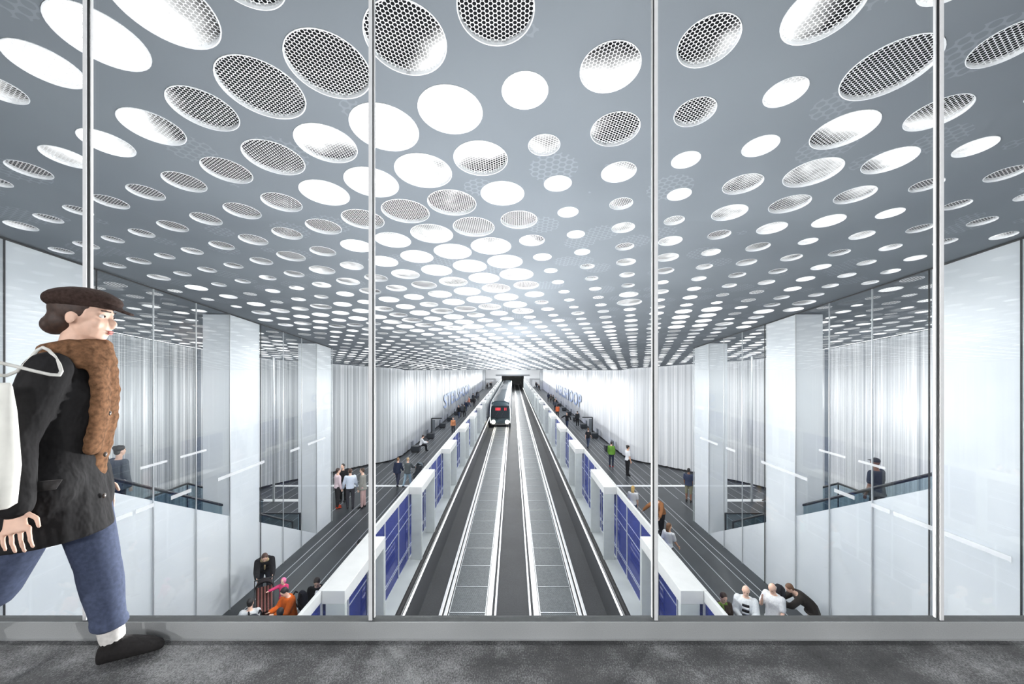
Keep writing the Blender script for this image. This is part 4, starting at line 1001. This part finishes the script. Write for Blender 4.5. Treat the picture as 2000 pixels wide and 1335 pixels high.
bo, fg = H_('white-haired man in light short-sleeved shirt with dark shoulder bag', at(1512, 9.28), 9.28, 1.75, 155, pose(STAND, nod=28, arms=((8, 8, 24, 6), (24, 12, 128, 26))), ((214, 216, 218), .04, 'short', .02), ((60, 60, 62), 'long'), ((196, 190, 184), 'bald'))
backpack(at(1524, 9.5), 9.54, 1.33, 155, (40, 40, 46), 'dark bag on the shoulder of the white-haired man', .85)
H_('brown-haired person in dark jacket bending forward near the glass wall', at(1586, 9.62), 9.62, 1.66, 115, dict(lean=56, nod=6, legs=((8, 6), (-6, 6)), arms=((50, 8, 40, 10), (50, 8, 40, 10))), ((46, 42, 40), .05, 'long', .02), ((208, 200, 190), 'long'), ((104, 74, 54), 'short'))
# -- on the stairs behind the glass
zst = lambda y: math.ceil((14.6 - y) / .31) * 5.6 / 33
H_('capped man in dark short-sleeved shirt on the stairs behind the glass wall', at(1713, 9.55), 9.55, 1.78, 60, STAND, ((50, 56, 66), .04, 'short', .016), (BLK, 'long'), ((30, 32, 36), 'cap'), z=zst(9.55), skin='dark')
bo, fg = H_('person in grey coat with shoulder strap on the stairs behind the glass', at(230, 8.6), 8.6, 1.78, -60, STAND, ((96, 102, 106), .06, 'long', .016), (BLK, 'long'), ((30, 30, 33), 'curly'), z=zst(8.6))
m = MB(); m.tube([fg.nk0 + Vector((.09, .02, .0)), fg.spine(.2)[0] + Vector((.0, -.15, 0)), fg.spine(.02)[0] + Vector((-.15, -.12, 0))], .02); child_of(bo, m, 'strap', fab(BLK))
# ------------------------------------------------------------------ the walking woman in the gallery
def woman():
    H = 1.70; d = 1.64
    P_ = dict(lean=5, nod=4, legs=((11, 3), (-21, 40)), feet=(3, -52), arms=((-8, 8, 18, 0), (-12, 15, 20, -6)), spread=0, sh=.080)
    body, f = human('woman in dark coat, scarf and flat cap walking past the gallery glazing', at(118, d), d, H, -66, P_, None, None, None, (36, 34, 34), 'light', True, GF, .007, None, True)
    V3 = lambda *a: Vector(a)
    # coat
    m = MB(); R_ = [(h_, w_ * .84, d_ * .82, o_) for h_, w_, d_, o_ in [(-.135, .134, .148, -.028), (-.12, .133, .142, -.026), (-.08, .126, .124, -.018), (-.04, .116, .102, -.006), (.02, .106, .084, 0), (.09, .094, .074, .002), (.15, .097, .076, .004), (.21, .105, .080, .006), (.255, .108, .070, 0), (.285, .098, .058, -.004), (.308, .062, .046, -.006)]]
    f.torso(m, R_, .006)
    for k_ in (0, 1):
        hip, kn, an, fp = f.leg[k_]; m.limb(hip, hip + (kn - hip) * .26, .070 * H, .067 * H, 16)
        sh, e, w, d2 = f.arm[k_]; m.limb(sh, e, .043 * H, .036 * H, 14); m.limb(e, w - d2 * .015, .036 * H, .030 * H, 14)
    coat = child_of(body, m, 'coat', fab((33, 32, 33)), .009)
    m = MB()
    C, U, Fw = f.spine(.0); 
    for t in (-.05, .06, .17): 
        C, U, Fw = f.spine(t); m.ball(C + Fw * .148 + V3(.02, 0, 0), .011, .006, .011, 10, 7)
    m.build('button', simple('button_dark', (70, 62, 56), .3), coat, True)
    C, U, Fw = f.spine(-.02); m = MB(); m.loft([(C + V3(.205 + 0 * t, .02 + t * .5, .05 + t), V3(.012, 0, 0), V3(0, .075, 0)) for t in (-.01, .025)], 10); m.build('pocket_flap', fab((52, 50, 50)), coat, True)
    # jeans
    m = MB(); f.torso(m, [(-.06, .076, .058, -.006), (-.01, .082, .060, -.008), (.04, .074, .052, -.004)], .004)
    for k_ in (0, 1):
        hip, kn, an, fp = f.leg[k_]; m.limb(hip, kn, .062 * H, .046 * H, 16); m.limb(kn, an + (kn - an) * .30, .045 * H, .035 * H, 16, mid=.08)
        q = an + (kn - an) * .27; m.loft([(q + (kn - an).normalized() * t, V3(.066, 0, 0), V3(0, .066, 0)) for t in (-.012, .02)], 16)
    child_of(body, m, 'jeans', simple('denim', (70, 78, 100), .85, var=.2, scale=60, spec=.2), .009)
    for k_ in (0, 1):
        hip, kn, an, fp = f.leg[k_]; m = MB(); m.limb(an + (kn - an) * .10, an + (kn - an) * .32, .046, .050, 14); child_of(body, m, 'sock', fab((214, 210, 206)), .008)
    # hair, cap, scarf, face
    Q = f.hR; B = lambda a, b, c: f.hC + Q @ V3(a * H, b * H, c * H)
    m = MB(); m.ball(B(0, -.014, .018), .049 * H, .055 * H, .054 * H, 18, 12, 0, Q); m.ball(B(0, -.034, -.014), .042 * H, .034 * H, .038 * H, 16, 10, 0, Q); m.ball(B(0, -.052, -.028), .03 * H, .026 * H, .026 * H, 14, 9, 0, Q)
    child_of(body, m, 'hair', hairm((58, 40, 32)), .007)
    m = MB(); m.ball(B(0, -.012, .042), .060 * H, .070 * H, .032 * H, 20, 11, 0, Q @ Matrix.Rotation(.12, 3, 'X')); m.ball(B(0, .012, .044), .052 * H, .056 * H, .026 * H, 18, 9, 0, Q)
    m.loft([(B(0, t, .034 - (t - .04) * .28), Q @ V3(w * H, 0, 0), Q @ V3(0, 0, .004 * H)) for t, w in ((.030, .040), (.055, .038), (.076, .030), (.090, .016))], 14)
    child_of(body, m, 'flat_cap', simple('cap_wool', (58, 46, 42), .9, var=.3, scale=90, spec=.1), .007)
    for sd in (-1, 1):
        m = MB(); m.ball(B(sd * .021, .041, .006), .0075 * H, .006 * H, .0055 * H, 12, 8, 0, Q); e = m.build('eye', simple('eye_white', (232, 228, 222), .2), body, True)
        m = MB(); m.ball(B(sd * .0215, .0462, .006), .0032 * H, .0018 * H, .0032 * H, 10, 6, 0, Q); m.build('iris', simple('iris_brown', (60, 42, 30), .2), e, True)
        m = MB(); m.limb(B(sd * .012, .052, .019), B(sd * .032, .043, .019), .003, .0025, 8); m.build('eyebrow', hairm((58, 40, 32)), body, True)
    m = MB(); m.ball(B(0, .0535, -.0315), .013 * H, .0035 * H, .0028 * H, 12, 7, 0, Q); m.ball(B(0, .0525, -.0365), .011 * H, .0035 * H, .0034 * H, 12, 7, 0, Q); m.build('lips', simple('lips', (184, 104, 96), .4), body, True)
    m = MB(); c = f.nk0 + V3(0, .012, .02); n = 30; rr = random.Random(3)
    for L in range(3):
        for i in range(n):
            a = 2 * math.pi * i / n; q = V3(math.cos(a) * (.092 - .01 * L), math.sin(a) * (.096 - .008 * L), L * .034 - .02 + .012 * math.sin(a))
            m.ball(c + q, .034 + rr.uniform(-.004, .007), .034 + rr.uniform(-.004, .007), .03 + rr.uniform(-.004, .006), 8, 6)
    for k_, (ox, L) in enumerate(((.05, 9), (-.03, 12))):
        for i in range(L):
            C, U, Fw = f.spine(.275 - .024 * i); m.ball(C + Fw * (.112 + .016 * math.sin(i * .35)) + V3(ox + .006 * math.sin(i * 2.1), 0, 0), .058, .028, .034, 10, 7)
    child_of(body, m, 'fur_scarf', simple('fur_brown', (112, 82, 60), .95, var=.45, scale=55, spec=.1), .011)
    # shoulder bag
    r = empty('shoulder_bag', body.location, body.rotation_euler.z)
    tag(r, 'large white shoulder bag hanging at the side of the walking woman', 'bag')
    wb = simple('white_canvas', (238, 236, 228), .8, var=.05, scale=20); bx, by, bz = .315, -.13, .86
    m = MB(); m.loft([(V3(bx, by, bz + z), V3(dd, 0, 0), V3(0, w, 0)) for z, w, dd in ((0, .15, .03), (.015, .17, .05), (.15, .18, .06), (.34, .17, .045), (.43, .16, .02), (.445, .155, .012))], 26); m.build('bag_body', wb, r, True)
    sh = f.arm[1][0]; m = MB()
    pts = [V3(bx - .01, by - .11, bz + .42), V3(bx - .03, by - .06, bz + .52), V3(sh.x + .075, sh.y - .075, sh.z - .02), V3(sh.x + .015, sh.y - .01, sh.z + .088), V3(sh.x + .075, sh.y + .065, sh.z - .02), V3(bx - .03, by + .08, bz + .52), V3(bx - .01, by + .11, bz + .42)]
    pts = [pts[0]] + pts + [pts[-1]]; cr = []
    for a, b, c, e in zip(pts, pts[1:], pts[2:], pts[3:]):
        for t in range(5):
            t /= 5; cr.append(.5 * (2 * b + (c - a) * t + (2 * a - 5 * b + 4 * c - e) * t * t + (3 * b - a - 3 * c + e) * t ** 3))
    m.tube(cr, .006); m.build('strap', simple('strap_pale', (214, 212, 206), .7), r, True)
woman()

# ------------------------------------------------------------------ light
def spot(x, y, z, e, ang=174, soft=.0):
    l = bpy.data.lights.new('ceiling_downlight', 'SPOT'); l.energy = e; l.spot_size = math.radians(ang); l.spot_blend = .5; l.shadow_soft_size = soft; l.color = (1, 1, 1)
    o = bpy.data.objects.new('ceiling_downlight', l); COL.objects.link(o); o.location = (x, y, z); return o
EN = 1.0
for x in (-11.5, -5.8, -2.0, 2.0, 5.8, 11.5):
    for y in (3.4, 7.8, 13.0, 18.5, 24.5):
        if abs(x) > 10 and y > 22: continue
        q = min(mine, key=lambda q: (q['x'] - x) ** 2 + (q['y'] - y) ** 2)
        spot(x, y, ceil_z(y) - .03, LP_HALL * (1.0 if abs(x) < 10 else 1.2))
for y in range(31, 119, 8):
    for x in (-5.5, 0, 5.5): spot(x, y, ceil_z(y) - .03, LP_PLAT)
def omni(x, y, z, e):  # added fill points hanging in mid-air, no fitting there
    l = bpy.data.lights.new('fill_light', 'POINT'); l.energy = e; l.shadow_soft_size = 0; l.color = (1, 1, 1)
    o = bpy.data.objects.new('fill_light', l); COL.objects.link(o); o.location = (x, y, z)
for y in (4.0, 8.5, 13.5, 19, 25): omni(0, y, min(5.6, ceil_z(y) - 2.6), LP_OM)
for y in range(32, 119, 8): omni(0, y, ceil_z(y) - 2.8, LP_OM * (1.3 if y < 90 else 2.2))
for x in (-5, 0, 5): omni(x, -4.2, 8.2, LP_GAL)
for s in (-1, 1):
    for y in (8.5, 14.5, 20): omni(s * 12.2, y, 5.2, LP_OM * .2)
w = bpy.data.worlds.new('station_air'); scene.world = w; w.use_nodes = True
w.node_tree.nodes['Background'].inputs[0].default_value = (.8, .85, .9, 1); w.node_tree.nodes['Background'].inputs[1].default_value = .1

# ------------------------------------------------------------------ camera and view
cam = bpy.data.cameras.new('camera'); co = bpy.data.objects.new('camera', cam); COL.objects.link(co); scene.camera = co
co.location = (0, 0, EYE); co.rotation_euler = (math.pi / 2, 0, 0)
cam.sensor_fit = 'HORIZONTAL'; cam.sensor_width = 36; cam.lens = 36 * F / 2000
cam.shift_x = (1000 - CX) / 2000; cam.shift_y = (CY - 667.5) / 2000; cam.clip_start = .05; cam.clip_end = 400
vs = scene.view_settings; vs.view_transform = 'Standard'; vs.look = 'None'; vs.gamma = 1; vs.use_curve_mapping = False; vs.exposure = EXPO
cy = scene.cycles; cy.use_denoising = True; cy.max_bounces = 10; cy.transparent_max_bounces = 24; cy.diffuse_bounces = 5; cy.glossy_bounces = 5; cy.sample_clamp_indirect = 6; cy.caustics_reflective = False; cy.caustics_refractive = False
